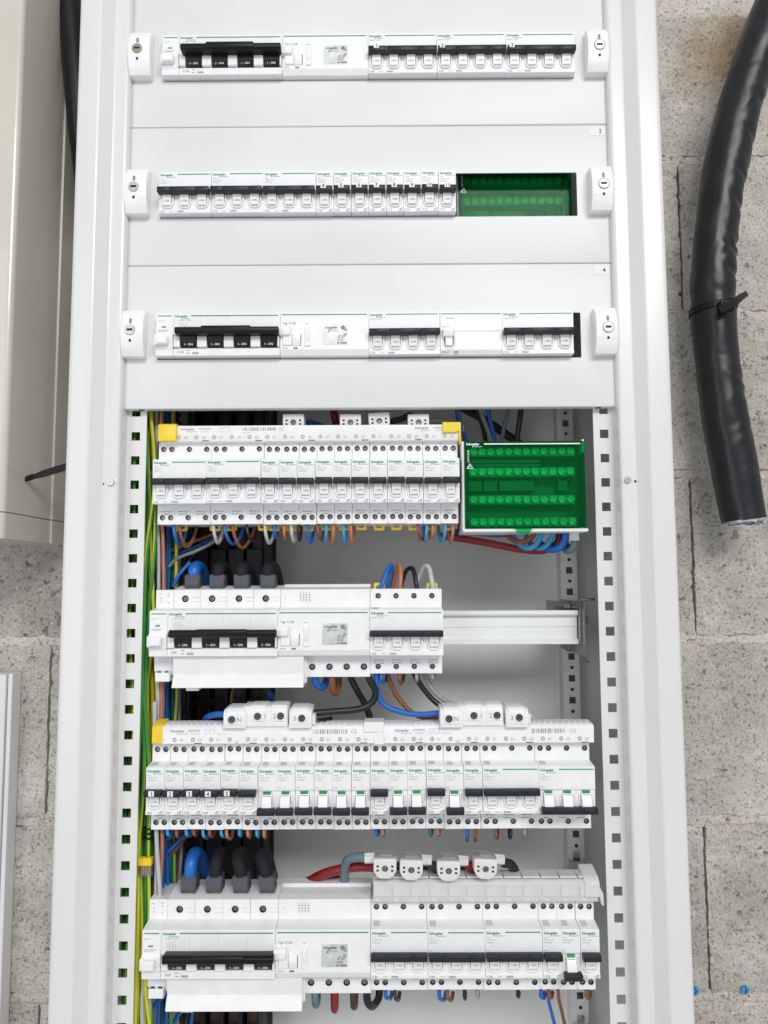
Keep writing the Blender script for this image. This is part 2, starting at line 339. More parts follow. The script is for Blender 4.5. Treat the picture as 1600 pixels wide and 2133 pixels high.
for s in (-1, 1):
    bm = new()
    pts = [(299, 172)] + arc(295, -4.5, 4, 0, -90, 6) + [(280, -8.9)] + arc(279, -5.9, 3, -90, -140, 4) + [(266.5, 1.2)] + [(264, 2.0), (255, 2.0)] + arc(254.0, 5.0, 3, -90, -170, 4) + [(250.4, 21.5)]
    pts = [(s * x, y) for x, y in pts]
    sheet_profile(bm, pts, -1.4 if s < 0 else 1.4, ZB, ZT)
    cpart('door_frame', bm, 'paint2', ang=25)
    # perforated upright with square holes every 25 mm
    bm = new(); x0, x1, y0, y1 = 229.0, 250.2, 19.0, 20.6; hx0, hx1 = 235.6, 244.4
    def sx(a, b): return (a, b) if s > 0 else (-b, -a)
    for a, b in ((x0, hx0), (hx1, x1)): A = sx(a, b); box(bm, A[0], A[1], y0, y1, ZB, ZT)
    A = sx(hx0, hx1); z = -1326.0
    while z < ZT - 20:
        box(bm, A[0], A[1], y0, y1, z + 4.4, z + 20.6 if z + 20.6 < ZT else ZT); z += 25.0
    # the outer return of the upright reaches back into the cabinet
    A = sx(248.9, 250.2); box(bm, A[0], A[1], y1 - 0.02, 28, ZB, ZT, 0)
    cpart('perforated_upright', bm, 'paint2')
    # screws with pressed washers and a small drain hole
    bm = new(); cx = 257.5 * s + (0 if s < 0 else -1); zc = -601
    ring(bm, cx, zc, 1.4, 4.9, 1.1, 28); cyl(bm, cx, zc, 0.8, 2.5, 4.2, 28)
    w = cpart('screw_washer', bm, 'paint2')
    bm = new(); cyl(bm, cx, zc, -1.6, 1.2, 3.4, 24, b=0.5)
    c2 = new(); box(c2, cx - 2, cx + 2, -3, -0.4, zc - .45, zc + .45); box(c2, cx - .45, cx + .45, -3, -0.4, zc - 2, zc + 2)
    cpart('frame_screw', cut(bm, c2), 'steel')
    bm = new(); cyl(bm, cx + s * 7.8, zc - 1.5, 0.2, 4, 1.3, 16); cpart('drain_hole', bm, 'hole')
    # side panel
    bm = new(); box(bm, *sx(296.5, 298.6), 0, 172, ZB, ZT); cpart('side_panel', bm, 'inner')
    # rear upright with holes
    bm = new(); x0, x1 = 221.0, 240.0; hx0, hx1 = 227.3, 234.7; y0, y1 = 148.0, 149.6
    for a, b in ((x0, hx0), (hx1, x1)): A = sx(a, b); box(bm, A[0], A[1], y0, y1, ZB, ZT)
    A = sx(hx0, hx1); z = -1313.0 - 0.5
    while z < ZT - 20:
        box(bm, A[0], A[1], y0, y1, z + 3.8, z + 21.2); z += 25.0
    A = sx(x0, x0 + 1.5); box(bm, A[0], A[1], y1 - .02, 170, ZB, ZT); A = sx(x1 - 1.5, x1); box(bm, A[0], A[1], y1 - .02, 170, ZB, ZT)
    cpart('rear_upright', bm, 'inner')
    bm = new(); z = -1313.0 - 0.5 + 12.5; A = sx(231, 231)
    while z < ZT - 20:
        cyl(bm, A[0], z, 147.2, 148.1, 1.9, 14, mi=0); z += 25.0
    o = cpart('rear_upright_rivet', bm, 'shroud'); o['kind'] = 'stuff'
bm = new(); box(bm, -296, 296, 168, 170, ZB, ZT); cpart('back_panel', bm, 'inner')
bm = new(); box(bm, 214.2, 215.4, 166.8, 168.1, ZB, ZT); cpart('panel_seam', bm, 'inner')
bm = new(); box(bm, -296, 296, 2, 170, ZT, ZT + 2); cpart('top_panel', bm, 'inner')
bm = new(); box(bm, -296, 296, 2, 170, ZB - 2, ZB); cpart('bottom_panel', bm, 'inner')

# ---- cover plates of the three upper rows
def cover_plate(row, zt, zb, number):
    zc = -150.0 * row
    t = empty('cover_plate', {1: 'top white cover plate with a long slot full of breakers, no number', 2: 'white cover plate numbered 3 at its top right corner', 3: 'lowest white cover plate, numbered 4, above the open part'}[row], 'cover plate', (0, 9, zb), 'white slotted cover plates')
    bm = new(); z0, z1 = zb + 0.25, zt - 0.25; y0, y1 = 9.0, 10.5
    # one solid plate, then the slot is cut out
    box(bm, -249.6, 249.6, 9.0, 20.0, z0, z1, 1.3, seg=3)
    c = new(); box(c, -248.2, 248.2, 10.4, 25, z0 + 1.4, z1 - 1.4); box(c, -216.6, 216.4, 0, 30, zc - 24.0, zc + 23.2, 0.8)
    if row == 3:
        for x in (-233, 233): cyl(c, x, z0 + 0.2, 12.0, 18.5, 0, 3) if False else None
    o = part('plate_sheet', cut(bm, c), 'paint', t, (0, -9, -zb))
    if row == 3:
        for x in (-233.0, 233.0):
            b2 = new(); tube(b2, [(x, 14.0, z0 - 0.15), (x, 14.0, z0 + 0.6)], 3.2, seg=20, raw=True); part('fixing_hole', b2, 'hole', t, (0, -9, -zb))
    if number:
        b = new(); box(b, 231, 247.5, 8.7, 9.1, zt - 12.5, zt - 3.0, 0.1); part('number_label', b, 'paint', t, (0, -9, -zb))
        b = new(); text(b, number, 242.0, zt - 7.5, 8.6, 7.0, 0, 0.005, 'CENTER', res=3); part('number_print', b, 'bprint', t, (0, -9, -zb))
    for s in (-1, 1):
        lz = zc + 1.0
        b = new(); prof = [(10.2, lz + 24.5), (0.5, lz + 24.0), (-3.9, lz + 17), (-6.2, lz + 8), (-6.8, lz), (-6.2, lz - 8), (-4.2, lz - 16), (-0.5, lz - 24.0), (10.2, lz - 24.5)]
        xa, xb = (228.0, 249.8) if s > 0 else (-249.8, -227.0)
        prism(b, prof, xa, xb, b=.9, seg=2)
        c = new(); box(c, s * 240 - 1.2, s * 240 + 1.2, -12, -5.6, lz - 11.5, lz - 7.5); box(c, s * 240 - 1.2, s * 240 + 1.2, -12, -5.4, lz + 8.5, lz + 13.5)
        g = part('plate_latch', cut(b, c), 'white2', t, (0, -9, -zb), ang=28)
        b = new(); cyl(b, s * 240, lz + 1.5, -7.7, -4, 5.3, 28, b=0.35)
        c = new(); box(c, s * 240 - 3.0, s * 240 + 3.0, -12, -6.4, lz + 0.4, lz + 2.8)
        lk = part('lock_cylinder', cut(b, c), ('brass' if row == 1 else 'steel') if s < 0 else 'white2', g, (0, 0, 0))
        b = new(); box(b, s * 240 - 2.9, s * 240 + 2.9, -6.9, -6.2, lz + 0.5, lz + 2.7); part('key_slot', b, 'hole', g)
        if s > 0:
            b = new(); ring(b, s * 240, lz + 1.5, -7.3, 5.35, 0.4, 32); part('lock_ring', b, 'print', g)
        b = new(); box(b, s * 240 - 1.0, s * 240 + 1.0, -6.6, -5.5, lz - 10.2, lz - 8.2); part('latch_mark', b, 'hole', g)
        b = new(); box(b, s * 240 - 1.0, s * 240 + 1.0, -6.4, -5.3, lz + 8.6, lz + 13.3); part('latch_slot', b, 'print', g)
    return t
cover_plate(1, -74.5, -224.5, None); cover_plate(2, -224.5, -374.5, '3'); cover_plate(3, -374.5, -525.2, '4')

# ================================================================== DEVICES
TY = 19.0       # the terminal shoulders lie this far behind the breaker fronts
def screw_mesh(r):
    bm = new(); cyl(bm, 0, 0, 1.3, 3.2, r * .88, 18, b=.25)
    c = new(); box(c, -r * .62, r * .62, 0.2, 2.3, -.5, .5); box(c, -.5, .5, 0.2, 2.3, -r * .62, r * .62)
    bm = cut(bm, c)
    # black lining painted in for the shade inside the screw hole
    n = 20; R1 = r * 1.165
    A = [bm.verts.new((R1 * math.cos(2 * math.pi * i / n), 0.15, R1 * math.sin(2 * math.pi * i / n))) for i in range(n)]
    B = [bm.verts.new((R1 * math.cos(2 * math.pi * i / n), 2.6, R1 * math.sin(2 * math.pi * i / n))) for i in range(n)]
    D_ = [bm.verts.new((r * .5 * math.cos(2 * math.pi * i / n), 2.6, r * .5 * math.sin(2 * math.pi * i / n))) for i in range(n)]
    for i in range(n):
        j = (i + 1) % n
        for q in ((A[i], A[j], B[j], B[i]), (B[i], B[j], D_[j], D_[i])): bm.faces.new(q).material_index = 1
    me = to_mesh('terminal_screw', bm, ['screw', 'hole']); return me
SCREW = screw_mesh(2.33); SCREWB = screw_mesh(2.8)
def ringset(bm, pts, R, r=0.55):
    for x, z in pts: ring(bm, x, z, TY - 0.05, R, r, 20)
NOSE = [(60, 42), (TY, 42), (TY, 23.8), (0, 21.9), (0, -22.5), (TY, -22.5), (TY, -42), (60, -42)]
PROFS = [(60, 42), (TY, 42), (TY, 23.8), (0, 21.9), (0, 0.8), (1.2, -1.0), (1.2, -18), (0, -19), (0, -22.5), (TY, -22.5), (TY, -42), (60, -42)]
def toggle_rim(bm, cx):
    pts = [(cx - 6.3, 0.6, -4.0), (cx - 6.5, 0.5, -8), (cx - 6.2, 0.4, -12.5), (cx - 4.2, 0.3, -15.9), (cx, 0.2, -16.6), (cx + 3.6, 0.3, -15.9), (cx + 5.6, 0.2, -12.5), (cx + 5.9, -0.2, -8), (cx + 5.6, 0.2, -4.0)]
    tube(bm, pts, 0.95, seg=8, n=3)
def housing(W, poles, scr, big=False, on=True, slots=True):
    bm = new(); prism(bm, PROFS, 0.12, W - 0.12, b=0.35)
    c = new()
    for (x, z) in scr: cyl(c, x, z, TY - 3, TY + 4, 2.75, 18)
    for k in range(poles):
        cx = 9 + 18 * k
        box(c, cx - 5.2, cx + 4.7, -3, 2.4, -15.0, -0.5, 0.8)
        if slots:
            box(c, cx - 5, cx + 5, TY - 2, TY + 2, -29.2, -28.2); box(c, cx - 5, cx + 5, TY - 2, TY + 2, -32.0, -31.0)
    box(c, 6, 10.6, -1, 0.6, 2.5, 3.3)
    bm = cut(bm, c, 'FAST')
    ringset(bm, scr, 3.5)
    for k in range(1, poles):
        box(bm, 18 * k - .13, 18 * k + .13, TY - .16, TY + 1, 25, 41.6); box(bm, 18 * k - .13, 18 * k + .13, TY - .16, TY + 1, -41.6, -23)
    for k in range(poles): toggle_rim(bm, 9 + 18 * k)
    return to_mesh('housing', bm, 'white', 1)
def logo(bm, x, z, y, s=3.0, g=0, g2=0):
    s *= 1.1
    text(bm, 'Schneider', x, z, y, s, g, 0.035, sx=1.0, res=2)
    text(bm, 'Electric', x + s * 2.55, z - s * 0.74, y, s * 0.66, g2, 0.0, sx=1.15)
    pts = []
    for i in range(12):
        a = 2 * math.pi * i / 12; pts.append((x + s * 2.08 + s * (.20 * math.cos(a) + .10 * math.sin(a)), y, z - s * .70 + s * .34 * math.sin(a)))
    inn = [(x + s * 2.08 + (p[0] - x - s * 2.08) * .5, y, z - s * .70 + (p[2] - z + s * .70) * .5) for p in pts]
    A = [bm.verts.new(p) for p in pts]; B = [bm.verts.new(p) for p in inn]
    for i in range(12): f = bm.faces.new((A[i], A[(i + 1) % 12], B[(i + 1) % 12], B[i])); f.material_index = g
def micro(bm, lines, x, z, y, s=1.75, mi=1, gap=2.3):
    for i, l in enumerate(lines): text(bm, l, x, z - i * gap, y, s, mi, 0.01)
_pc = {}
def front_print(kind, W, code, rating):
    key = (kind, W, code, rating)
    if key in _pc: return _pc[key]
    bm = new(); y = -0.14
    if kind in ('single', 'tri'):
        logo(bm, 1.4, 18.6, y, 2.95, 0, 0)
        micro(bm, ['Acti9', code, 'A9P22710' if kind == 'tri' else 'A9P22620'], 1.6, 14.6, y)
        if kind == 'tri': rect(bm, 19.2, W - 1.4, 18.6, 19.6, y, 0)
        rect(bm, 1.2, 4.2, 2.6, 3.1, y, 1)
    elif kind == 'quad':
        logo(bm, 1.2, 18.6, y, 2.95, 0, 0); rect(bm, 17.5, W - 1.8, 18.5, 19.5, y, 0)
        text(bm, code, 1.3, 14.2, y, 2.0, 1, 0.01)
    text(bm, rating, 1.4, -20.6 if kind != 'single' else -20.4, y, 2.9, 2, 0.012)
    if kind == 'single':
        for i in range(4): rect(bm, 12.8 + i * .95, 13.5 + i * .95, -20.8, -20.0 + i * .55, y, 1)
        rect(bm, 12.6, 16.6, -21.9, -21.4, y, 1)
    else:
        text(bm, '400V~', 11.5, -20.6, y, 1.7, 1); rect(bm, 19.5, 26, -21.5, -19.9, y, 1)
    for k in range(W // 18): pass
    text(bm, 'N', 0.9, 40.0, TY - .14, 1.7, 1); 
    if kind != 'quad': text(bm, 'N', 0.9, -40.2, TY - .14, 1.7, 1)
    # small print on the upper ledge
    for i in range(3):
        yy0, yy1 = 15 - i * 3.4, 13.4 - i * 3.4
        f = bm.faces.new([bm.verts.new(p) for p in ((2.5, yy0, 21.9 + yy0 * .1 + .16), (8.5, yy0, 21.9 + yy0 * .1 + .16), (8.5, yy1, 21.9 + yy1 * .1 + .16), (2.5, yy1, 21.9 + yy1 * .1 + .16))]); f.material_index = 3
    me = to_mesh('label_print', bm, ['green', 'lprint', 'print', 'lprint']); _pc[key] = me; return me
def handle_mesh(W, segs, zc=-0.9, y0=-9.0, y1=-1.0):
    bm = new()
    for a, b in segs:
        prof = [(y1, zc + 2.9), (y0 + 1.0, zc + 3.1), (y0, zc + 2.2), (y0 + .2, zc - 2.6), (y0 + 1.4, zc - 3.2), (y1, zc - 3.0)]
        prism(bm, prof, a + .06, b - .06, b=0.35)
    return to_mesh('handle_bar', bm, 'anthracite')
def toggle_mesh(on):
    bm = new()
    if on:
        prism(bm, [(2.6, -3.2), (-2.6, -3.6), (-0.6, -14.0), (2.6, -14.4)], -4.9, 4.4, b=0.4)
        return to_mesh('toggle', bm, 'white2')
    prism(bm, [(3, -1.2), (0.8, -1.4), (-1.6, -4.2), (-4.0, -10), (-5.6, -15.2), (3, -15.6)], -4.9, 4.4, b=0.4)
    return to_mesh('toggle', bm, 'white2')
TOG_ON, TOG_OFF = toggle_mesh(True), toggle_mesh(False)
b_ = new(); text(b_, 'I-ON', -0.3, -9.8, 0, 2.6, 0, 0.0, 'CENTER', res=3)
for v in b_.verts: v.co.y = -2.6 + (-3.6 - v.co.z) * (2.0 / 10.4) - 0.14
ON_PRINT = to_mesh('toggle_print', b_, 'bprint')
b_ = new(); prism(b_, [(0.5, -1.25), (-1.2, -3.9), (-2.0, -4.4), (2, -4.4), (2, -1.25)], -4.0, 3.5); FLAG = to_mesh('green_flag', b_, 'greenflag')
b_ = new(); box(b_, 3.0, 8.2, 40, 42.5, -47.5, -41.8); box(b_, -8.2 + 5, 8.2, 0, 0, 0, 0) if False else None
b_.free(); b_ = new()
prism(b_, [(-5.5, -41.5), (-5.5, -46.8), (-4.3, -48.0), (4.3, -48.0), (5.5, -46.8), (5.5, -41.5), (3.6, -41.5), (3.6, -44.0), (1.6, -45.6), (-1.6, -45.6), (-3.6, -44.0), (-3.6, -41.5)], 30, 33.5, axis='y')
CLIP = to_mesh('rail_clip', b_, 'yellow')
_hc = {}
def hmesh(key, fn):
    if key not in _hc: _hc[key] = fn()
    return _hc[key]
def sticker_mesh(n):
    def f():
        bm = new(); box(bm, -2.7, 2.7, -0.35, 0, -2.5, 2.5, .05); return to_mesh('number_sticker', bm, 'paper')
    def g():
        bm = new(); text(bm, n, 0, 0, -0.48, 5.0 if len(n) < 2 else 4.2, 0, 0.02, 'CENTER', res=2); return to_mesh('number_print', bm, 'bprint')
    return hmesh('stk', f), hmesh('stkn' + n, g)
def breaker(kind, row, x, rating, label, on=True, number=None, code=None, covered=False, clips=()):
    W = {'single': 18, 'tri': 54, 'quad': 72}[kind]; poles = W // 18; zc = -150.0 * row
    nm = {'single': 'narrow_breaker', 'tri': 'triple_breaker', 'quad': 'four_pole_breaker'}[kind]
    grp = {'single': 'narrow single breakers', 'tri': 'wide three lever breakers', 'quad': 'four lever breakers'}[kind]
    t = empty(nm, label, 'breaker', (-216 + x + random.uniform(-.12, .12), TY + random.uniform(-.35, .35), zc + random.uniform(-.3, .3)), grp)
    t.rotation_euler = (random.uniform(-.006, .006), random.uniform(-.003, .003), random.uniform(-.006, .006))
    scr = {'single': [(5.2, 35), (13.4, 35), (5.2, -35), (13.4, -35)],
           'tri': [(5.2, 35), (13.6, 35), (31.4, 35), (49.2, 35), (5.2, -35), (13.6, -35), (31.4, -35), (49.2, -35)],
           'quad': [(8 + 18 * i, 35) for i in range(4)] + [(8 + 18 * i, -35) for i in range(4)]}[kind]
    D = (0, -TY, 0)
    add('housing', hmesh(('h', kind), lambda: housing(W, poles, scr)), t, D)
    if not covered:
        for (sx_, sz_) in scr:
            add('terminal_screw', SCREW, t, (sx_, 0, sz_), (0, random.uniform(0, 3), 0))
        if row < 6:
            for cxx in (clips or ((9,) if kind == 'single' else (18, 46))): add('rail_clip', CLIP, t, (cxx, -TY + 0, 0), (0, math.pi if row == 5 else 0, 0))
    segs = {'single': [(0.5, 17.2)], 'tri': [(0.5, 13.5), (13.5, 40.3), (40.3, 53.3)], 'quad': [(0.5, 19.5), (19.5, 52.5), (52.5, 71.3)]}[kind]
    h = hmesh(('hb', kind), lambda: handle_mesh(W, segs))
    add('handle_bar', h, t, D if on else (0, -TY - 2.0, -16.4))
    for k in range(poles):
        tg = add('toggle', TOG_ON if on else TOG_OFF, t, (9 + 18 * k, -TY, 0))
        if on: add('toggle_print', ON_PRINT, tg)
        else: add('green_flag', FLAG, tg)
    add('label_print', front_print(kind, W, code or {'single': 'iDT40T C20', 'tri': 'iDT40T C10', 'quad': 'iC60N  C 63A'}[kind], rating), t, D)
    if number:
        sm, np_ = sticker_mesh(number)
        lx = {'single': 8.2, 'quad': 5.0}[kind] + ({'1': 3.8}.get(number, 0) if kind == 'quad' else 0)
        lz = 1.2 if row < 4 else -0.4
        s_ = add('number_sticker', sm, t, (lx, -TY - 9.0, lz), (0, random.uniform(-.06, .06), 0)); add('number_print', np_, s_)
    return t

def aux(row, label, full):
    zc = -150.0 * row; t = empty('auxiliary_release', label, 'breaker add-on', (-216, TY, zc), 'narrow trip units at the left end of the rows')
    D = (0, -TY, 0)
    def f():
        bm = new(); prism(bm, [(60, 42), (TY + 1, 42), (TY + 1, 24), (0, 21.9), (0, 1), (-2.0, -2), (-2, -14), (0, -16.5), (0, -22.5), (TY, -22.5), (TY, -38), (TY + 6, -44), (60, -44)], 0.1, 17.9, b=.4)
        box(bm, 1.2, 14, -7, -1, -12.5, -3.5, 1.4, seg=2); box(bm, -1.0, 3.5, -5, 0, -13.5, -2.0, 1.2); return to_mesh('housing', bm, 'white')
    add('housing', hmesh('aux', f), t, D)
    def g():
        bm = new(); rect(bm, 2, 16.2, 18.4, 19.4, -.14, 0); text(bm, 'MX+OF', 2, 14, -.14, 1.9, 1); rect(bm, 6.0, 10.5, 6.6, 8.2, -.14, 2); rect(bm, 2, 13, 4.0, 4.5, -.14, 1); rect(bm, 2, 11, 2.8, 3.3, -.14, 1)
        for px, pz in ((3, 38), (12, 38), (4, 33.5), (12, 35.5), (4, 30), (12, 29)): rect(bm, px, px + 2, pz, pz + .7, TY + .8, 1)
        return to_mesh('label_print', bm, ['green', 'lprint', 'print'])
    add('label_print', hmesh('auxp', g), t, D)
    def l():
        bm = new(); box(bm, 3.6, 13, -7.9, -6.2, -11.5, -4.5, .5); return to_mesh('lever', bm, 'white2')
    add('lever', hmesh('auxl', l), t, D)
    if full:
        bm = new(); box(bm, 1.5, 16, TY - 1.6, TY + 10, -49, -40, .6)
        c = new(); cyl(c, 5, -41.6 + 0, TY - 4, TY + 6, 2.2, 14); cyl(c, 12.4, -41.6, TY - 4, TY + 6, 2.2, 14); cyl(c, 9.5, -49, TY - 4, TY + 6, 3.6, 16)
        part('lower_terminal', cut(bm, c), 'white', t, D)
        for q in (5, 12.4): add('terminal_screw', SCREW, t, (q, -1.2, -41.6))
    return t
def main_breaker(row, rating, label, full):
    W = 108; t = empty('main_breaker', label, 'breaker', (-198, TY, -150.0 * row), 'large four pole main breakers'); D = (0, -TY, 0)
    scr = [(12 + 27 * i, 33.0) for i in range(4)]
    def f():
        bm = new(); prism(bm, [(60, 46), (44, 46), (TY, 42), (TY, 24.2), (0, 21.9), (0, -0.5), (2.5, -2), (2.5, -14), (0, -15), (0, -22.5), (TY, -22.5), (TY, -42), (60, -42)], 0.12, W - .12, b=.4)
        c = new()
        for i in range(4):
            x = 27 * i; cyl(c, x + 12, 33, TY - 3, TY + 4.5, 3.4, 20)
            box(c, x + 19.5, x + 26.4, TY - 1, TY + .9, 33.6, 34.5); box(c, x + 19.5, x + 26.4, TY - 1, TY + .9, 29.8, 30.7)
            if i: box(c, x - .12, x + .12, -1, .5, -15, 23); box(c, x - .15, x + .15, TY - 1, TY + 1.2, 24, 50)
        for i in range(8):
            x = 13.5 * i + 10
            if x < 105: box(c, x - .07, x + .07, -1, .3, -23, -15.5)
        bm = cut(bm, c, 'FAST')
        ringset(bm, scr, 4.6, .8)
        for i in range(4):
            x = 27 * i; box(bm, x + 24.6 - 27 * 0, x + 34.6 if i < 3 else x + 26.6, -3.2, 3, -14.2, -3.0, .9, seg=2)
        box(bm, 0.8, 7.4, -3.2, 3, -14.2, -3.0, .9, seg=2)
        return to_mesh('housing', bm, 'white', 1)
    add('housing', hmesh('c120', f), t, D)
    def h():
        bm = new()
        prism(bm, [(2, 2.8), (-11, 4.0), (-14, 2.2), (-14, -2.2), (-12, -3.6), (2, -3.4)], 4.5, 108.0, b=.9, seg=2)
        prism(bm, [(-10, 4.6), (-13.6, 4.4), (-14.8, 2.2), (-14.8, -2.2), (-10, -3.2)], 31, 80, b=.8, seg=2)
        return to_mesh('handle_bar', bm, 'black')
    add('handle_bar', hmesh('c120h', h), t, D)
    def w():
        bm = new(); prism(bm, [(2.6, -2), (-3.8, -2.5), (-2.8, -9), (-0.6, -13.8), (2.6, -13.8)], 8.0, 24.0, b=.3); return to_mesh('toggle', bm, 'window')
    def wp():
        bm = new(); text(bm, 'I - ON', 16, -11.2, -2.25, 3.2, 0, .01, 'CENTER', res=3)
        return to_mesh('toggle_print', bm, 'wprint')
    for i in range(4):
        g = add('toggle', hmesh('c120w', w), t, (27 * i, -TY, 0)); add('toggle_print', hmesh('c120wp', wp), g)
    def p():
        bm = new(); logo(bm, 1.4, 18.7, -.14, 2.95); rect(bm, 17.5, 106, 18.4, 19.5, -.14, 0); text(bm, 'C120N  C %sA' % rating[1:], 4, 14.3, -.14, 2.0, 1, .01)
        for i in range(4):
            x = 5 + i * 2.6; rect(bm, x, x + .35, 9.4, 11.8, -.14, 1); rect(bm, x, x + 1.2, 8.6, 9.0, -.14, 1); rect(bm, x + .6, x + .95, 5.6, 8.2, -.14, 1)
        text(bm, rating, 4, -18.4, -.14, 3.2, 2, .012); rect(bm, 13.5, 17, -17.2, -16.4, -.14, 1); rect(bm, 13.5, 17, -20.2, -19.4, -.14, 1); rect(bm, 19.5, 26, -20.8, -18.8, -.14, 1)
        return to_mesh('label_print', bm, ['green', 'lprint', 'print'])
    add('label_print', hmesh('c120p' + rating, p), t, D)
    if full:
        for (a, b) in scr: add('terminal_screw', SCREWB, t, (a, 0, b))
    return t
def vigi(row, label, full):
    W = 90; t = empty('residual_current_unit', label, 'breaker add-on', (-90, TY, -150.0 * row), 'wide residual current units with silver sticker'); D = (0, -TY, 0)
    scr = [(32 + 17.2 * i, -35.0) for i in range(4)]
    def f():
        bm = new(); prism(bm, [(60, 47), (46, 47), (44, 44), (30, 43.5), (TY, 42), (TY, 24.2), (0, 21.9), (0, -16.8), (3, -22.5), (TY, -23.5), (TY, -45), (60, -45)], 0.12, W - .12, b=.4)
        c = new()
        for a, b in scr: cyl(c, a, b, TY - 3, TY + 4.5, 3.3, 20)
        box(c, 12.2, 21.5, -2, 5, -13, -0.5, .8)
        bm = cut(bm, c, 'FAST'); ringset(bm, scr, 4.4, .7); return to_mesh('housing', bm, 'white', 1)
    add('housing', hmesh('vigi', f), t, D)
    def l():
        bm = new(); prism(bm, [(1, 7), (-5, 6.6), (-6.5, 4), (-5.5, -3), (1, -3)], -1.0, 10.8, b=.7); prism(bm, [(4, -2), (-2.5, -2), (-1.8, -12.6), (4, -13)], 3.0, 12.5, b=.6); return to_mesh('trip_lever', bm, 'white2')
    def l2():
        bm = new(); prism(bm, [(4, 0.5), (-2.0, 0), (-2.6, -6), (-1, -13), (4, -13)], 12.7, 20.8, b=.8, seg=2); return to_mesh('reset_button', bm, 'white2')
    def l3():
        bm = new(); box(bm, 24.8, 30.8, -1.6, 1, -13.5, 7.5, .8); prism(bm, [(-1, 5), (-3.2, 4.6), (-2.4, -8), (-1, -8.5)], 26.3, 29.3, b=.4); return to_mesh('test_button', bm, 'white2')
    add('trip_lever', hmesh('vl', l), t, D); add('reset_button', hmesh('vl2', l2), t, D); add('test_button', hmesh('vl3', l3), t, D)
    def p():
        bm = new(); rect(bm, 1.6, 88, 18.9, 20.0, -.14, 0); text(bm, 'Vigi C120', 2.6, 10.6, -.14, 3.4, 1, .01); text(bm, 'test', 26.0, 10.2, -.14, 2.0, 1)
        text(bm, '30 mA', 2, -15.2, -.14, 2.2, 1, .01); rect(bm, 13.5, 18, -16.2, -14.4, -.14, 1)
        for i in range(4):
            x = 20 + i * 3; rect(bm, x, x + .4, 29, 39.5, TY - .14, 3); rect(bm, x - .8, x + 1.2, 33.6, 34.1, TY - .14, 3)
        rect(bm, 18.5, 31, 36.2, 36.6, TY - .14, 3); rect(bm, 18.5, 31, 31.2, 31.6, TY - .14, 3); text(bm, 'T', 4, 33, TY - .14, 3, 3)
        return to_mesh('label_print', bm, ['green', 'print', 'print', 'lprint'])
    add('label_print', hmesh('vp', p), t, D)
    def s():
        bm = new(); box(bm, 43.6, 68.2, -.3, 0.1, -11.8, 9.0, .1); return to_mesh('silver_sticker', bm, 'sticker')
    def sp():
        bm = new(); text(bm, 'Schneider', 45.4, 6.0, -.42, 3.25, 0, .02); text(bm, 'Electric', 51.8, 2.9, -.42, 2.5, 1)
        text(bm, '7197625', 57.6, -7.2, -.42, 1.9, 0, .015)
        def loop(cx, cz, rx, rz, mi, w=.55):
            A, B = [], []
            for i in range(14):
                a = 2 * math.pi * i / 14; sk = .45 * rz * math.sin(a)
                A.append(bm.verts.new((cx + rx * math.cos(a) + sk, -.42, cz + rz * math.sin(a)))); B.append(bm.verts.new((cx + (rx * w) * math.cos(a) + sk * w, -.42, cz + rz * w * math.sin(a))))
            for i in range(14): q = bm.faces.new((A[i], A[(i + 1) % 14], B[(i + 1) % 14], B[i])); q.material_index = mi
        loop(50, 2.9, 1.3, 2.0, 2); loop(60, -3.6, 1.3, 1.6, 1); loop(64.2, -3.4, 1.4, 2.2, 1)
        for (px, pz, r, mi) in ((63.6, 5.8, 2.2, 1), (66.2, 3.6, 1.8, 3), (66.4, -1.2, 1.4, 3)):
            vs = [bm.verts.new((px + r * math.cos(a * math.pi / 5), -.40, pz + r * math.sin(a * math.pi / 5))) for a in range(10)]; q = bm.faces.new(vs); q.material_index = mi
        rect(bm, 58, 60, -11, -9.2, -.42, 1); rect(bm, 61, 67.5, -11, -9.2, -.42, 1)
        return to_mesh('sticker_print', bm, ['bprint', 'print', 'greenflag', 'lprint'])
    st = add('silver_sticker', hmesh('vs', s), t, D); add('sticker_print', hmesh('vsp', sp), st)
    if full:
        for (a, b) in scr: add('terminal_screw', SCREWB, t, (a, 0, b))
    return t
def terminal_cover(row, label):
    t = empty('terminal_cover', label, 'terminal cover', (-194, 5, -150.0 * row - 54), 'long white terminal covers'); zc = 54
    bm = new(); prism(bm, [(40, -22.8 + zc), (5.0, -22.8 + zc), (9.5, -42.0 + zc), (7.5, -43.0 + zc), (3.0, -53.2 + zc), (40, -53.2 + zc)], 0.0, 129.0, b=.5)
    part('cover_body', bm, 'white', t, (0, -5, 0))
    bm = new(); box(bm, 13, 25.5, 8, 20, -2.6 + 0, .9, .6); part('cover_tab', bm, 'white', t, (0, -5, 0))
    bm = new(); box(bm, 128.8, 131, 14, 40, 4, 30, .4); part('cover_side', bm, 'white', t, (0, -5, 0))
    return t

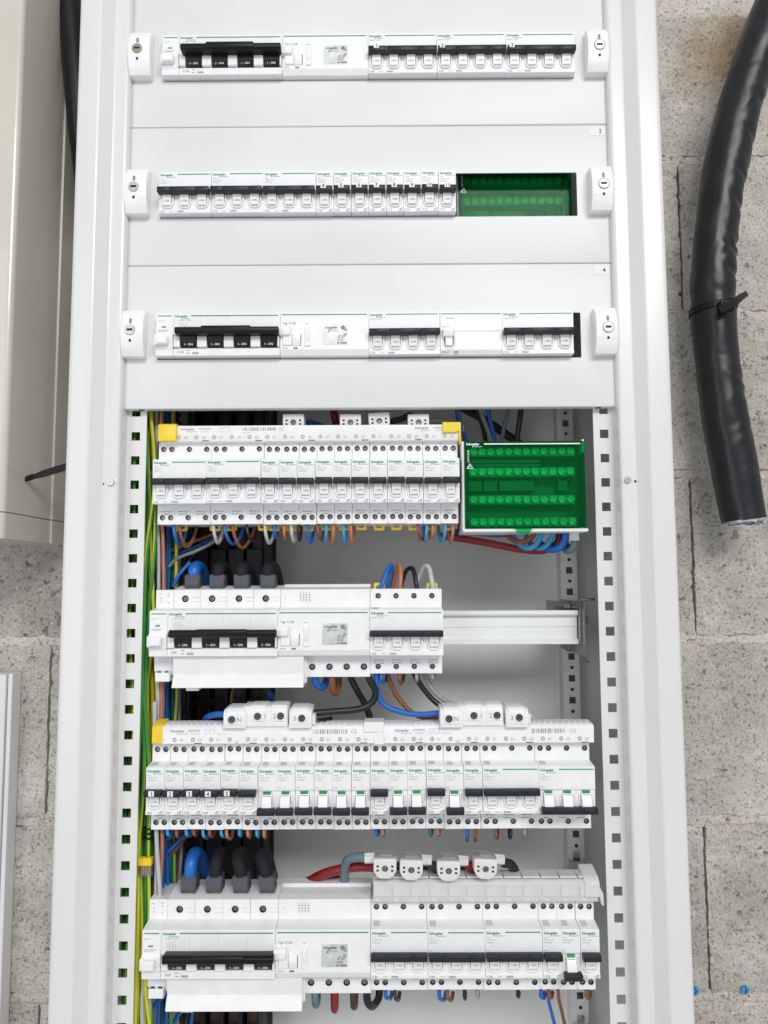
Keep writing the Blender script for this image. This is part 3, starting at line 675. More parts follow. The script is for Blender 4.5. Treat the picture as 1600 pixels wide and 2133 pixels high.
# -------- rows 1 to 3 behind the cover plates
aux(1, 'narrow white trip unit at the left end of the top row', False)
main_breaker(1, 'C125', 'wide breaker rated C125 with long black handle in the top row', False)
vigi(1, 'blank white unit with silver sticker in the top row, Vigi C120'.replace(', Vigi C120', ''), False)
for i, (n, r) in enumerate((('1', 'C63'), ('2', 'C25'), ('3', 'C20'))):
    breaker('quad', 1, 216 + 72 * i, r, 'four lever breaker with sticker %s, rated %s, top row' % (n, r), number=n, covered=True, code='iC60N  C %sA' % r[1:])
for i in range(3):
    breaker('tri', 2, 54 * i, 'C10', '%s three lever breaker from the left in the second row' % ORD[i], covered=True)
for i, r in enumerate(['C20'] * 4 + ['C16'] + ['C10'] * 3):
    breaker('single', 2, 162 + 18 * i, r, '%s narrow breaker from the left in the second row, wearing a number sticker, rated %s' % (ORD[i], r), number=str(4 + i), covered=True)
aux(3, 'narrow white trip unit at the left end of the third row', False)
main_breaker(3, 'C125', 'wide breaker rated C125 with long black handle in the third row', False)
vigi(3, 'blank white unit with silver sticker in the third row', False)
breaker('quad', 3, 216, 'C32', 'four lever breaker rated C32 beside the silver stickered unit, third row', covered=True, code='iC60N  C 32A')
breaker('quad', 3, 351, 'C32', 'four lever breaker rated C32 at the right end of the third row', covered=True, code='iC60N  C 32A')
t = empty('residual_current_unit', 'plain white unit marked 300mA between two four lever breakers, third row', 'breaker add-on', (72, TY, -450)); D = (0, -TY, 0)
bm = new(); prism(bm, [(60, 42), (TY, 42), (TY, 24), (0, 21.9), (0, 1.8), (.8, 1.2), (.8, .6), (0, 0), (0, -18), (3, -22.5), (TY, -22.5), (TY, -42), (60, -42)], .12, 62.9, b=.4)
c = new(); box(c, 3.5, 14, -3, 4, -15, 0, .8); bm = cut(bm, c, 'FAST'); toggle_rim(bm, 9.3); part('housing', bm, 'white', t, D, ang=1)
bm = new(); prism(bm, [(1, 3.8), (-5, 3.0), (-6, 1), (-4.4, -5), (1, -5.5)], 2.5, 13.2, b=.8, seg=2); prism(bm, [(4, -4), (-2, -4), (-1.4, -14), (4, -14)], 5.2, 12.4, b=.6); part('trip_lever', bm, 'white2', t, D)
bm = new(); box(bm, 6, 15, -1.2, 1, 14.6, 18.2, .6); box(bm, 8, 12, -1.6, -1, 15.6, 17.2, .3); part('test_button', bm, 'white2', t, D)
bm = new(); rect(bm, 1.2, 61.5, 18.9, 19.9, -.14, 0); text(bm, 'Vigi iC60', 1.8, 6.2, -.14, 2.0, 1); text(bm, '300mA', 1.6, -20.0, -.14, 2.5, 1, .01); rect(bm, 14, 18, -20.8, -19.2, -.14, 1); part('label_print', bm, ['green', 'print'], t, D)

# -------- row 4
for i in range(2): breaker('tri', 4, 54 * i, 'C10', '%s three lever breaker from the left in the fourth row' % ORD[i], clips=((22,) if i == 0 else (2.5, 19, 52)))
for i, r in enumerate(['C20'] * 6 + ['C16'] * 2 + ['C10'] * 3):
    breaker('single', 4, 108 + 18 * i, r, '%s narrow breaker from the left in the fourth row, rated %s' % (ORD[i], r))
# -------- row 5
aux(5, 'narrow white trip unit left of the black handle breaker in the fifth row', True)
main_breaker(5, 'C63', 'wide breaker rated C63 with long black handle in the fifth row', True)
vigi(5, 'blank white unit with silver sticker in the fifth row', True)
breaker('quad', 5, 216, 'C25', 'four lever breaker rated C25 at the end of the fifth row', code='iC60N  C 25A', clips=(9, 63))
terminal_cover(5, 'long white terminal cover under the black handle breaker, fifth row')
# -------- row 6
st6 = [1] * 6 + [0] * 6 + [1, 0, 0, 1, 0, 1]
for i, s in enumerate(st6):
    r = 'C20' if i < 6 else 'C10'
    lb = '%s narrow breaker from the left in the sixth row, wearing a number sticker' % ORD[i] if i < 5 else '%s narrow breaker from the left in the sixth row, %s' % (ORD[i], 'dark lever up' if s else 'switched off with green flag')
    breaker('single', 6, 18 * i, r, lb, on=bool(s), number=str(i + 1) if i < 5 else None)
breaker('tri', 6, 324, 'C16', 'three lever breaker with raised lever in the sixth row'); breaker('tri', 6, 378, 'C20', 'three lever breaker switched off, three green flags, right end of sixth row', on=False)
# -------- row 7
aux(7, 'narrow white trip unit left of the black handle breaker in the bottom row', True)
main_breaker(7, 'C63', 'wide breaker rated C63 with long black handle in the bottom row', True)
vigi(7, 'blank white unit with silver sticker in the bottom row', True)
terminal_cover(7, 'long white terminal cover under the black handle breaker, bottom row')
for i in range(3): breaker('tri', 7, 216 + 54 * i, 'C20', '%s three lever breaker from the left in the bottom row' % ORD[i])
breaker('single', 7, 378, 'C20', 'narrow breaker with raised lever left of the switched off one, bottom row'); breaker('single', 7, 396, 'C10', 'narrow breaker switched off with green flag in the bottom row', on=False)
breaker('single', 7, 414, 'C2', 'narrow breaker rated C2 at the right end of the bottom row')

# ================================================================== RAILS
def din_rail(row, x0, x1, label):
    z = -150.0 * row + 1.0
    bm = new(); box(bm, x0, x1, 56, 57.2, z + 13.2, z + 17.6, .2); box(bm, x0, x1, 56, 57.2, z - 17.6, z - 13.2, .2)
    box(bm, x0, x1, 57.1, 62.5, z + 12.2, z + 13.3, .1); box(bm, x0, x1, 57.1, 62.5, z - 13.3, z - 12.2, .1)
    box(bm, x0, x1, 62, 63.2, z - 13.3, z - 0.15, .1); box(bm, x0, x1, 61.7, 62.9, z + .15, z + 13.3, .1)
    o = to_mesh('rail', bm, 'rail'); t = empty('mounting_rail', label, 'rail', (x1, 60, z), 'steel mounting rails across the cabinet'); add('rail', o, t, (-x1, -60, -z)); return t
for rr in (4, 5, 6, 7):
    t = din_rail(rr, -236, 217.5, {4: 'steel mounting rail behind the fourth row', 5: 'bare galvanised rail running right from the fifth row breakers', 6: 'steel mounting rail behind the sixth row', 7: 'steel mounting rail behind the bottom row'}[rr])
    if rr != 5:
        continue
    z = -150.0 * rr + 1
    bm = new()
    prism(bm, [(217.8, z + 24), (219.5, z + 28.5), (222, z + 28.5), (221.0, z + 22), (220.4, z - 14), (222.5, z - 20), (223, z - 33), (226, z - 35), (226, z - 36.5), (220.5, z - 35.5), (220, z - 20), (217.8, z - 15)], 50, 58, b=.3, axis='y')
    box(bm, 219.5, 221, 40, 150, z - 30, z + 27, .3); box(bm, 216, 231, 38, 40, z + 28, z + 30.5, .5); box(bm, 221, 226, 50, 60, z + 4, z + 12, .5)
    part('rail_bracket', bm, 'screw', t, (-217.5, -60, -z))
    bm = new(); box(bm, 203, 219.4, 100, 102, z - 18, z + 26, .4); box(bm, 203, 205, 101.9, 148, z + 8, z + 26, .3); prism(bm, [(206, z - 18), (219.4, z - 18), (219.4, z - 30), (213, z - 28)], 100, 102, axis='y'); part('bracket_foot', bm, 'screw', t, (-217.5, -60, -z))
    bm = new(); tube(bm, [(212, 96, z + 20), (219, 96, z + 20)], 2.4, seg=10, raw=True); part('bracket_bolt', bm, 'steel', t, (-217.5, -60, -z))
# lower rear brackets seen beside the bottom rows
for zz, lab in ((-1018, 'grey bracket clipped to the rear upright above the bottom row'), (-1195, 'grey bracket clipped to the rear upright below the bottom row')):
    t = empty('rear_bracket', lab, 'bracket', (230, 147, zz), 'brackets on the rear upright')
    bm = new(); prism(bm, [(-9.5, 5), (-6, 2), (6, 2), (9.5, 5), (9.5, -22), (7, -30), (-7, -30), (-9.5, -22)], -6, -1, b=.8, axis='y')
    c = new(); box(c, -5, 5, -9, 2, -21, -14, .5); part('bracket_body', cut(bm, c), 'steel', t)
    bm = new(); cyl(bm, 0, 8, -4, 0, 3.6, 18, b=.5); part('bracket_bolt', bm, 'steel', t)

# ================================================================== COMB BUSBARS
def comb(row, x0, x1, zb, zt, prof, label, seq, part_no, caps, texts, material='white'):
    t = empty('comb_busbar', label, 'busbar', (x0, 12, zb), 'comb busbars on top of the breaker rows'); D = (-x0, -12, -zb)
    bm = new(); prism(bm, prof, x0, x1, b=.35)
    part('busbar_cover', bm, material, t, D)
    return t, D
def circled(bm, x, z, y):
    A = [bm.verts.new((x + 2.1 * math.cos(a * math.pi / 9), y, z + 2.1 * math.sin(a * math.pi / 9))) for a in range(18)]; f = bm.faces.new(A); f.material_index = 0
    text(bm, 'N', x, z, y - .08, 2.9, 1, .02, 'CENTER')
# row 4
zb = -600 + 42.2; zt = zb + 16.2
t, D = comb(4, -212.5, 90.5, zb, zt, [(13, zb - .8), (11.5, zb), (11.5, zt - .4), (13, zt), (34, zt), (34, zb - .8)], 'white comb busbar with grey N L1 L2 L3 marks and two yellow caps', None, None, None, None)
bm = new(); y = 11.36
for k in range(1, 17):
    x = -216 + 18 * k + 4.2; circled(bm, x, zb + 4.0, y); text(bm, ['L1', 'L2', 'L3'][k % 3], x + 5.6, zb + 4.0, y, 3.6, 2, .02)
for x in (-192, 46):
    logo(bm, x, zb + 12.6, y, 3.2, 2, 2); text(bm, 'A9XPN724', x + 18.5, zb + 12.6, y, 2.7, 2, .02); text(bm, 'EL:35LZRPL2', x + 20.5, zb + 9.8, y, 1.6, 2)
    for q in ((0, 10.5, 0, .25), (0, 10.5, 4.6, 4.85), (0, .25, 0, 4.8), (10.3, 10.55, 0, 4.8)): rect(bm, x + 39 + q[0], x + 39 + q[1], zb + 9.4 + q[2], zb + 9.4 + q[3], y, 2)
    text(bm, 'Acti9', x + 41, zb + 12.6, y, 1.8, 2); text(bm, 'xx000', x + 41, zb + 10.6, y, 1.6, 2) if False else None
rnd = random.Random(3); x = -129
while x < -96:
    w = rnd.choice((.5, .9, 1.5)); rect(bm, x, x + w, zb + 10.6, zb + 13.8, y, 2); x += w + rnd.choice((.5, .8, 1.4))
text(bm, 'CE', -92.5, zb + 12.2, y, 4.4, 2, .0); text(bm, 'Made in France', -129, zb + 8.8, y, 1.4, 2)
part('busbar_print', bm, ['lprint', 'wprint', 'lprint'], t, D)
bm = new(); prism(bm, [(7, zb - .6), (7, zt + .2), (11, zt + 1.8), (32, zt + 1.8), (32, zb + 6), (12, zb - .6)], -213.8, -195.5, b=.6); box(bm, -196, -192, 20, 32, zt - 2, zt + 1.8, .5); part('yellow_cap', bm, 'yellow', t, D)
bm = new(); prism(bm, [(74, zt + 1.6), (92.6, zt + 1.6), (92.6, zb - 4), (91, zb - 4), (90.2, zt - 7), (88, zt - 9), (74, zt - 9)], 8.5, 32, b=.5, axis='y'); part('yellow_cap', bm, 'yellow', t, D)
def teeth_slot(t, D, xs, z, y, m='hole'):
    for x in xs:
        bm = new(); box(bm, x, x + 7, y, y + 1, z, z + .7, .0); part('cover_notch', bm, m, t, D)
teeth_slot(t, D, [-216 + 54 * k + 46 for k in range(6)], zb + .1, 11.3)
# row 6
zb = -900 + 42.2
prof6 = [(13, zb - .8), (9.5, zb), (9.5, zb + 15.5), (12, zb + 17.5), (32, zb + 18.5), (34, zb + 18), (34, zb - .8)]
t, D = comb(6, -212, 218.5, zb, 0, prof6, 'long white comb busbar with one yellow cap on the sixth row', None, None, None, None)
bm = new(); y = 9.36
for k in range(24):
    x = -216 + 18 * k + 6.5; circled(bm, x, zb + 4.0, y); text(bm, ['L1', 'L2', 'L3'][k % 3], x + 5.0, zb + (4.0 if k not in (4, 16) else 1.8), y, 3.6, 2, .02)
for x in (-196, 24):
    logo(bm, x, zb + 12.4, y, 3.2, 2, 2); text(bm, 'A9XPP724', x + 17.5, zb + 12.6, y, 2.7, 2, .02); text(bm, 'EL:35LZRPL2', x + 20, zb + 9.8, y, 1.6, 2)
    for q in ((0, 9.5, 0, .25), (0, 9.5, 4.4, 4.65), (0, .25, 0, 4.6), (9.3, 9.55, 0, 4.6)): rect(bm, x + 34 + q[0], x + 34 + q[1], zb + 9.4 + q[2], zb + 9.4 + q[3], y, 2)
    text(bm, 'Acti9', x + 36, zb + 12.2, y, 1.8, 2); text(bm, 'Made in France', x + 46, zb + 9.6, y, 1.5, 2)
for xs in (-56, 158):
    x = xs
    while x < xs + 32: w = rnd.choice((.5, .9, 1.5)); rect(bm, x, x + w, zb + 9.2, zb + 13.6, y, 2); x += w + rnd.choice((.5, .8, 1.3))
    text(bm, 'CE', xs + 37, zb + 11.6, y, 5.0, 2, 0)
part('busbar_print', bm, ['lprint', 'wprint', 'lprint'], t, D)
bm = new(); prism(bm, [(8.5, zb + .4), (8.5, zb + 16), (11, zb + 18.4), (32, zb + 20.6), (32, zb + 8), (12, zb + .4)], -213.6, -203.5, b=.5)
part('yellow_cap', bm, 'yellow', t, D)
bm = new(); box(bm, -6.5, 13.5, 7.8, 32, zb + 10.5, zb + 20.5, .8); prism(bm, [(7, zb + 11), (13, zb + 11), (13, zb - 1), (4, zb - 1), (3, zb + 9)], 8.4, 12, b=.3, axis='y'); part('joint_cover', bm, 'white', t, D)
teeth_slot(t, D, [-216 + 54 * k + 44 for k in range(8)], zb + .1, 9.3)
bm = new()
for k in range(72):
    x = -200 + k * 5.8
    if -6.5 < x < 13: continue
    box(bm, x, x + .8, 14, 30, zb + 17.2, zb + 19.0)
o = part('busbar_rib', bm, 'white', t, D); o['kind'] = 'stuff'
# row 7
zb = -1050 + 42.5
t, D = comb(7, 2.5, 218.5, zb, 0, [(13, zb - .8), (11, zb), (11, zb + 17.0), (14, zb + 19), (34, zb + 21.5), (34, zb - .8)], 'grey comb busbar with plain square cells on the bottom row', None, None, None, None, 'grey_plastic')
def cell():
    bm = new(); box(bm, .5, 17.5, 10.2, 11.6, 5.4, 16.4, .35); return to_mesh('busbar_cell', bm, 'grey_plastic')
def cell2():
    bm = new(); text(bm, 'N', 2.6, 2.4, 10.86, 4.4, 0, .01); rect(bm, 12, 12.7, 2.0, 2.7, 10.86, 0); return to_mesh('cell_print', bm, 'wprint')
CE_, CP_ = cell(), cell2()
for k in range(12):
    add('busbar_cell', CE_, t, Vector((2.5 + 18 * k, 0, zb)) + Vector(D)); add('cell_print', CP_, t, Vector((2.5 + 18 * k, 0, zb)) + Vector(D))
    bm = new(); box(bm, 2.6 + 18 * k + .4, 2.5 + 18 * k + 17.4, 15, 33, zb + 20.2, zb + 21.4 + .6, .4); part('busbar_lid', bm, 'grey_plastic', t, D)
bm = new(); prism(bm, [(9, zb + 4.5), (9, zb + 18), (14, zb + 22), (36, zb + 26.5), (36, zb + 4)], 205.5, 220, b=.7); prism(bm, [(220, zb + 14), (223, zb + 8), (223.5, zb - 3), (221.5, zb - 3), (219.5, zb + 6)], 9, 20, b=.3, axis='y'); part('end_cap', bm, 'grey_plastic', t, D)

# ================================================================== FEED CONNECTORS
def feed_block(u, v, Y, tilt, label, deep=False):
    p = at(u, v, Y); t = empty('feed_connector', label, 'connector', p, 'single feed connectors on the busbars'); t.rotation_euler = (math.radians(-4 if deep else 0), math.radians(tilt), 0)
    def f():
        bm = new(); prism(bm, [(-11, 8), (11, 8), (11, -3), (8, -8), (4, -10), (-4, -10), (-8, -8), (-11, -3)], 0, 30, b=1.0, axis='y', seg=2)
        c = new(); cyl(c, 0, -1, -4, 5, 3.0, 20)
        for sx_ in (-7, 7):
            for sz_ in (1.2, -2.6): box(c, sx_ - 1.2, sx_ + 1.2, -2, 2, sz_ - 1.0, sz_ + 1.0)
        bm = cut(bm, c); ring(bm, 0, -1, 0, 4.1, 1.0, 24); return to_mesh('connector_body', bm, 'whiteconn')
    add('connector_body', hmesh('fb', f), t)
    add('terminal_screw', SCREWB, t, (0, 1.2, -1), (0, random.uniform(0, 3), 0))
    def h():
        bm = new()
        for sx_ in (-7, 7):
            for sz_ in (1.2, -2.6): box(bm, sx_ - 1.1, sx_ + 1.1, 1.2, 1.9, sz_ - .9, sz_ + .9)
        return to_mesh('test_hole', bm, 'hole')
    add('test_hole', hmesh('fbh', h), t)
    if deep:
        def g():
            bm = new(); prism(bm, [(1.5, 6.6), (22, 6.6), (22, 9.4), (3.5, 9.2), (1.5, 8.2)], -10.6, 10.6, b=.6, seg=2); prism(bm, [(6, 9), (17, 9), (17, 10.2), (6, 10.0)], -6, 7, b=.3); return to_mesh('grey_hood', bm, 'hoodgrey')
        add('grey_hood', hmesh('fbg', g), t)
    return t
for i, (u, tl, dsc) in enumerate(((611, 0, 'leftmost'), (730, 0, 'second from left'), (790, -3, 'third from left, slightly tilted'), (872, -1, 'rightmost'))):
    feed_block(u, 878 if i != 2 else 875, 22, tl, 'white feed connector above the fourth row, %s of four' % dsc)
for i, (u, v, tl, dsc) in enumerate(((802, 1808, 1, 'leftmost'), (857, 1811, 2, 'second from left'), (935, 1813, 1, 'third from left'), (1012, 1809, 3, 'rightmost'))):
    t = feed_block(u, v, 4, tl, 'grey hooded feed connector above the bottom row, %s of four' % dsc, True)
    bm = new(); sgn = -1 if i == 0 else 1
    tube(bm, [(sgn * 9, 16, 4.5), (sgn * 20, 16, 4.0)], 5.0, seg=6, raw=True); part('cable_sleeve', bm, 'whiteconn', t)
def twin(u0, label, xo):
    zb = -900 + 42.2; t = empty('feed_block', label, 'connector', (xo, 9, zb + 12), 'large four screw feed blocks'); D = (0, -9, -(zb + 12)); z = zb
    bm = new()
    # base, two raised middle bays, lower front bays at both ends
    prism(bm, [(9.0, z + 13.5), (9.0, z + 16), (6.5, z + 17), (6.5, z + 32.5), (10, z + 35.8), (34, z + 37), (34, z + 13.5)], 18, 62, b=.8, seg=2)
    scr = [(8.5, z + 24.6, 2.0), (33, z + 27.0, 5.5), (55.5, z + 27.2, 5.5), (76.5, z + 25.6, 2.0)]
    for a, b in ((0, 22), (64, 86)):
        prism(bm, [(3, z + 15.8), (3, z + 30.5), (7, z + 33.5), (34, z + 34.5), (34, z + 15.8)], a, b, b=1.0, seg=2)
    for a, b, zz, yy in ((3.0, 20.5, z + 18.6, 2.2), (65.5, 83, z + 18.6, 2.2)):
        prism(bm, [(yy, zz), (yy, zz + 12.5), (yy + 4, zz + 16.3), (30, zz + 17.4), (30, zz)], a, b, b=1.2, seg=2)
    for a, b in ((25, 41.5), (45.5, 61.5)):
        prism(bm, [(5.6, z + 21.5), (5.6, z + 33.5), (9.5, z + 37), (30, z + 38.2), (30, z + 21.5)], a, b, b=1.2, seg=2)
    box(bm, 86, 89, 8, 30, z + 18, z + 28, .6)
    for x, zz, yy in scr: ring(bm, x, zz, yy + .1, 4.0, 1.0, 22)
    part('block_body', bm, 'white', t, D)
    for x, zz, yy in scr:
        b2 = new(); cyl(b2, x, zz, yy - .35, yy + .5, 3.1, 22); part('recess_shade', b2, 'hole', t, D)  # flat black disc painted as recess shade, no hole is cut here
        add('terminal_screw', SCREWB, t, (x, -9 + yy - 1.9, zz - (zb + 12)), (0, random.uniform(0, 3), 0))
    b2 = new()
    for s_, x, zz, yy in (('N', 15.4, z + 24.4, 2.05), ('1', 39.5, z + 27, 5.45), ('2', 49.3, z + 27, 5.45), ('3', 69.3, z + 25.4, 2.05)): text(b2, s_, x, zz, yy, 6.4, 0, .01, 'CENTER')
    part('block_number', b2, 'lprint', t, D)
    t.location = Vector((xo, 9, zb + 12)) * MM
    return t
twin(0, 'large white feed block with four screws, left one on the sixth row', at(465, 1500, 3).x); twin(0, 'large white feed block with four screws, right one on the sixth row', at(917, 1495, 3).x)

# ================================================================== GREEN DISTRIBUTION BLOCKS
def green_block(row, label, cov):
    x0, x1, z0, z1 = 92.8, 216.0, -150.0 * row - 48.8, -150.0 * row + 39.5
    t = empty('distribution_block', label, 'distribution block', (x0, 60, z0), 'green covered distribution blocks'); D = (-x0, -60, -z0)
    ys = 18.0 if not cov else 42.0
    bm = new(); box(bm, x0, x0 + 2.5, ys - 12, 60, z0 - 1.5, z1, .6); box(bm, x0, x1 + 1.5, ys - 14, 60, z0 - 3.2, z0 + .2, 1.0); box(bm, x1 - 1, x1 + 1.5, ys + 12, 60, z0 - 1, z1, .6); box(bm, x0, x1, ys + 24, 60, z0, z1 + .5, .5); box(bm, x1 - 2.6, x1 - .4, ys - 13, ys + 20, z1 - 12, z1 + 1.5, .5)
    box(bm, x0, x1 - 2, ys - 4, 60, z1 - .6, z1 + 1.0, .2)
    part('base_tray', bm, 'white2', t, D)
    rows_z = [z1 - 8.6, z1 - 29.2, z1 - 57.5, z0 + 7.8]; 
    def bar():
        bm = new(); box(bm, 0, 108, 0, 12, -5.0, 4.6, .5)
        for k in range(13): box(bm, k * 9.0 - .2 + .2, k * 9.0 + .5, -.8, 0.2, -4.6, 4.4)
        return to_mesh('terminal_bar', bm, 'hoodgrey')
    def scr():
        bm = new(); cyl(bm, 0, 0, -2.4, 1, 3.9, 20, b=.4); c = new(); box(c, -4.2, 4.2, -4, -.9, -.75, .75); box(c, -.75, .75, -4, -.9, -3.0, 3.0); return to_mesh('bar_screw', cut(bm, c), 'brass_lug')
    BM, SM = hmesh('gb', bar), hmesh('gs', scr)
    for ri, z in enumerate(rows_z):
        yy = ys + (0, 2, 4, 0)[ri]
        b_ = add('terminal_bar', BM, t, Vector((x0 + 8, yy, z)) + Vector(D))
        for k in range(12): add('bar_screw', SM, b_, (4.6 + k * 9.0, 0, random.uniform(-.3, .3)), (0, random.uniform(0, 3), 0))
    # moulded ledges between the bars
    for (a, b) in ((rows_z[0] - 6, rows_z[0] - 11), (rows_z[1] + 5.5, rows_z[1] + 9)):
        bm = new(); box(bm, x0 + 8, x0 + 82, ys + 6, ys + 16, b, a, .5) if a > b else box(bm, x0 + 8, x0 + 82, ys + 6, ys + 16, a, b, .5); part('moulded_ledge', bm, 'moulding', t, D)
    for a, b in ((8, 22), (24, 38), (40, 76), (100, 110)):
        bm = new(); box(bm, x0 + a, x0 + b, ys + 8, ys + 18, rows_z[1] - 19, rows_z[1] - 8, .5); part('moulded_ledge', bm, 'moulding', t, D)
    bm = new(); box(bm, x0 + 3, x1 - 3, ys + 17, ys + 19, z0 + 2, z1 - 2); part('rear_board', bm, 'moulding', t, D)
    # transparent green hood: front, top, bottom, sides
    yf = ys - 15.0; h = new()
    hx1 = x1 - .6
    for q in ((x0 + 2.6, hx1 - .2, yf, yf + .9, z0 + 1.0, z1 - .6), (x0 + 2.6, x0 + 3.5, yf + .9, ys + 14, z0 + 1.0, z1 - .6), (hx1 - 1.1, hx1 - .2, yf + .9, ys + 14, z0 + 1.0, z1 - .6), (x0 + 3.5, hx1 - 1.1, yf + .9, ys + 14, z1 - 1.5, z1 - .6), (x0 + 3.5, hx1 - 1.1, yf + .9, ys + 8, z0 + 1.0, z0 + 1.9)):
        box(h, *q, .12)
    box(h, x0 + 18, x0 + 84, yf - 1.0, yf - .05, z0 + 18.0, z0 + 19.2, .2); box(h, x0 + 4, x0 + 112, yf - .5, yf - .04, z0 + 16.6, z0 + 17.4, .1); box(h, x0 + 12, x0 + 12.8, yf - .5, yf - .04, z0 + 12, z0 + 16.5, .1); box(h, x0 + 104, x0 + 104.8, yf - .5, yf - .04, z0 + 12, z0 + 16.5, .1)
    part('green_hood', h, 'gglass', t, D)
    h = new(); prism(h, [(x0 + 51, z0 + 2), (x0 + 69, z0 + 2), (x0 + 66, z0 - 3.8), (x0 + 63, z0 - 5), (x0 + 56, z0 - 5), (x0 + 53, z0 - 3.8)], yf - 3, yf - 1, b=.4, axis='y'); part('hood_latch', h, 'gglass', t, D)
    bm = new(); logo(bm, x0 + 4.2, z1 - 3.2, yf - .14, 3.0, 0, 0); rect(bm, x0 + 22, x1 - 5, z1 - 3.8, z1 - 2.6, yf - .14, 0); text(bm, 'LGY412548', x0 + 6.0, z1 - 22, yf - .14, 2.6, 0, .01, rot=math.pi / 2)
    a = (x0 + 7.5, z1 - 26.0)
    for (p, q) in (((-3, -1.8), (3, -1.8)), ((3, -1.8), (.3, 3)), ((.3, 3), (-3, -1.8)), ((-1.2, -.8), (1, 1.0))):
        p = Vector(p); q = Vector(q); d = (q - p).normalized() * .3; n = Vector((-d.y, d.x))
        bm.faces.new([bm.verts.new((a[0] + w.x, yf - .14, a[1] + w.y)) for w in (p - n - d, q - n + d, q + n + d, p + n - d)])
    part('hood_print', bm, 'wprint', t, D)
    return t
green_block(4, 'distribution block with clear green hood at the end of the fourth row', False)
green_block(2, 'green distribution block seen through the slot of the second row', True)
bm = new(); box(bm, 90.2, 92.4, 12, 60, -345, -262, .4); props(part('filler_strip', bm, 'anthracite'), 'dark filler strip between the last numbered breaker and the green block', 'filler')

# ================================================================== WIRES
WN = dict(w_blue='blue', w_lblue='light blue', w_teal='teal', w_brown='brown', w_orange='light brown', w_dbrown='dark brown', w_black='black', w_grey='grey', w_lgrey='pale grey', w_slate='slate grey', w_red='red', w_green='green', w_yellow='yellow')
used = {}
def wire(pts, r, m, label, m2=None, cat='wire', name='wire', group=None, seg=9, n=6, twist=0.0, end=False):
    P = [p if isinstance(p, Vector) else at(*p) for p in pts]
    base = P[0]; bm = new(); tube(bm, [p - base for p in P], r, seg=seg, n=n, mi=0, mi2=1 if m2 else None, twist=twist)
    o = part(name, bm, [m, m2] if m2 else m, None, base, ang=60)
    k = used.get(label, 0); used[label] = k + 1
    if k: label = label + ', another of them' 
    return props(o, label, cat, group)
def loop(u, v0, vb, du, m, r, where, Yf=24, Yb=44, up=None):
    """short wire loop that leaves a terminal and turns back up behind"""
    v1 = up if up is not None else v0
    pts = [(u, v0 - 8, Yf), (u, v0 + 3, Yf), (u + du * .12, (v0 + vb) / 2 + 3, Yf), (u + du * .4, vb - 1.5, (Yf + Yb) / 2), (u + du * .75, (v0 + vb) / 2 + 5, Yb), (u + du, v1 - 4, Yb + 6)]
    wire(pts, r, m, '%s wire loop %s' % (WN[m], where), name='wire_loop', group='wire loops under the breakers')
V4 = 1095
def nth(u, row):
    # position of a loop named by the breaker above it
    if row == 4:
        x = (u - 335) / 36.8
        if x < 3: return 'below the first three lever breaker, fourth row'
        if x < 6: return 'below the second three lever breaker, fourth row'
        return 'below the %s narrow breaker of the fourth row' % ORD[int(x) - 6]
    if row == 6:
        x = (u - 319) / 38.2
        if x < 18: return 'below the %s narrow breaker of the sixth row' % ORD[int(x)]
        return 'below the %s three lever breaker of the sixth row' % ('first' if x < 21 else 'last')
    if row == 7:
        for a, b in ((902, 'first three lever'), (1018, 'second three lever'), (1137, 'last three lever'), (1175, 'raised lever narrow'), (1212, 'switched off narrow'), (1300, 'rightmost narrow')):
            if u < a: return 'below the %s breaker, bottom row' % b
    return ''
for (u, vb, du, m) in ((362, 1136, 30, 'w_blue'), (374, 1141, 38, 'w_brown'), (445, 1133, 22, 'w_lgrey'), (468, 1135, 42, 'w_blue'), (485, 1143, 48, 'w_brown'), (514, 1130, 38, 'w_black'), (552, 1133, 22, 'w_lgrey'),
                       (572, 1121, 6, 'w_blue'), (592, 1124, 4, 'w_orange'), (607, 1129, 12, 'w_lgrey'), (623, 1127, 4, 'w_black'), (641, 1132, 14, 'w_blue'), (662, 1125, 16, 'w_brown'), (680, 1131, -8, 'w_lblue'), (695, 1131, -10, 'w_orange'),
                       (716, 1133, 6, 'w_lblue'), (731, 1132, 6, 'w_orange'), (871, 1125, 18, 'w_brown'), (889, 1129, -8, 'w_lblue'), (902, 1124, -8, 'w_orange'), (928, 1130, -16, 'w_lblue'), (944, 1130, -12, 'w_orange')):
    loop(u, V4, vb, du, m, 1.75, nth(u, 4))
V6 = 1731
for (u, vb, du, m) in ((349, 1740, 10, 'w_lblue'), (368, 1745, 6, 'w_brown'), (388, 1740, 12, 'w_lblue'), (404, 1740, 8, 'w_brown'), (423, 1746, 14, 'w_lblue'), (437, 1744, 10, 'w_brown'), (461, 1744, 12, 'w_lblue'), (472, 1748, 14, 'w_orange'), (499, 1741, 5, 'w_lblue'), (516, 1744, 6, 'w_orange'), (535, 1743, 5, 'w_lblue'), (550, 1745, 3, 'w_orange'),
                       (783, 1737, 6, 'w_blue'), (797, 1739, 3, 'w_orange'), (896, 1738, 4, 'w_teal'), (912, 1738, 3, 'w_orange'), (973, 1752, 1, 'w_blue'), (990, 1752, 1, 'w_brown'), (1033, 1747, 4, 'w_brown'), (1064, 1747, -3, 'w_black'), (1093, 1737, 1, 'w_grey')):
    loop(u, V6, vb, du, m, 1.7, nth(u, 6))
V7 = 2070
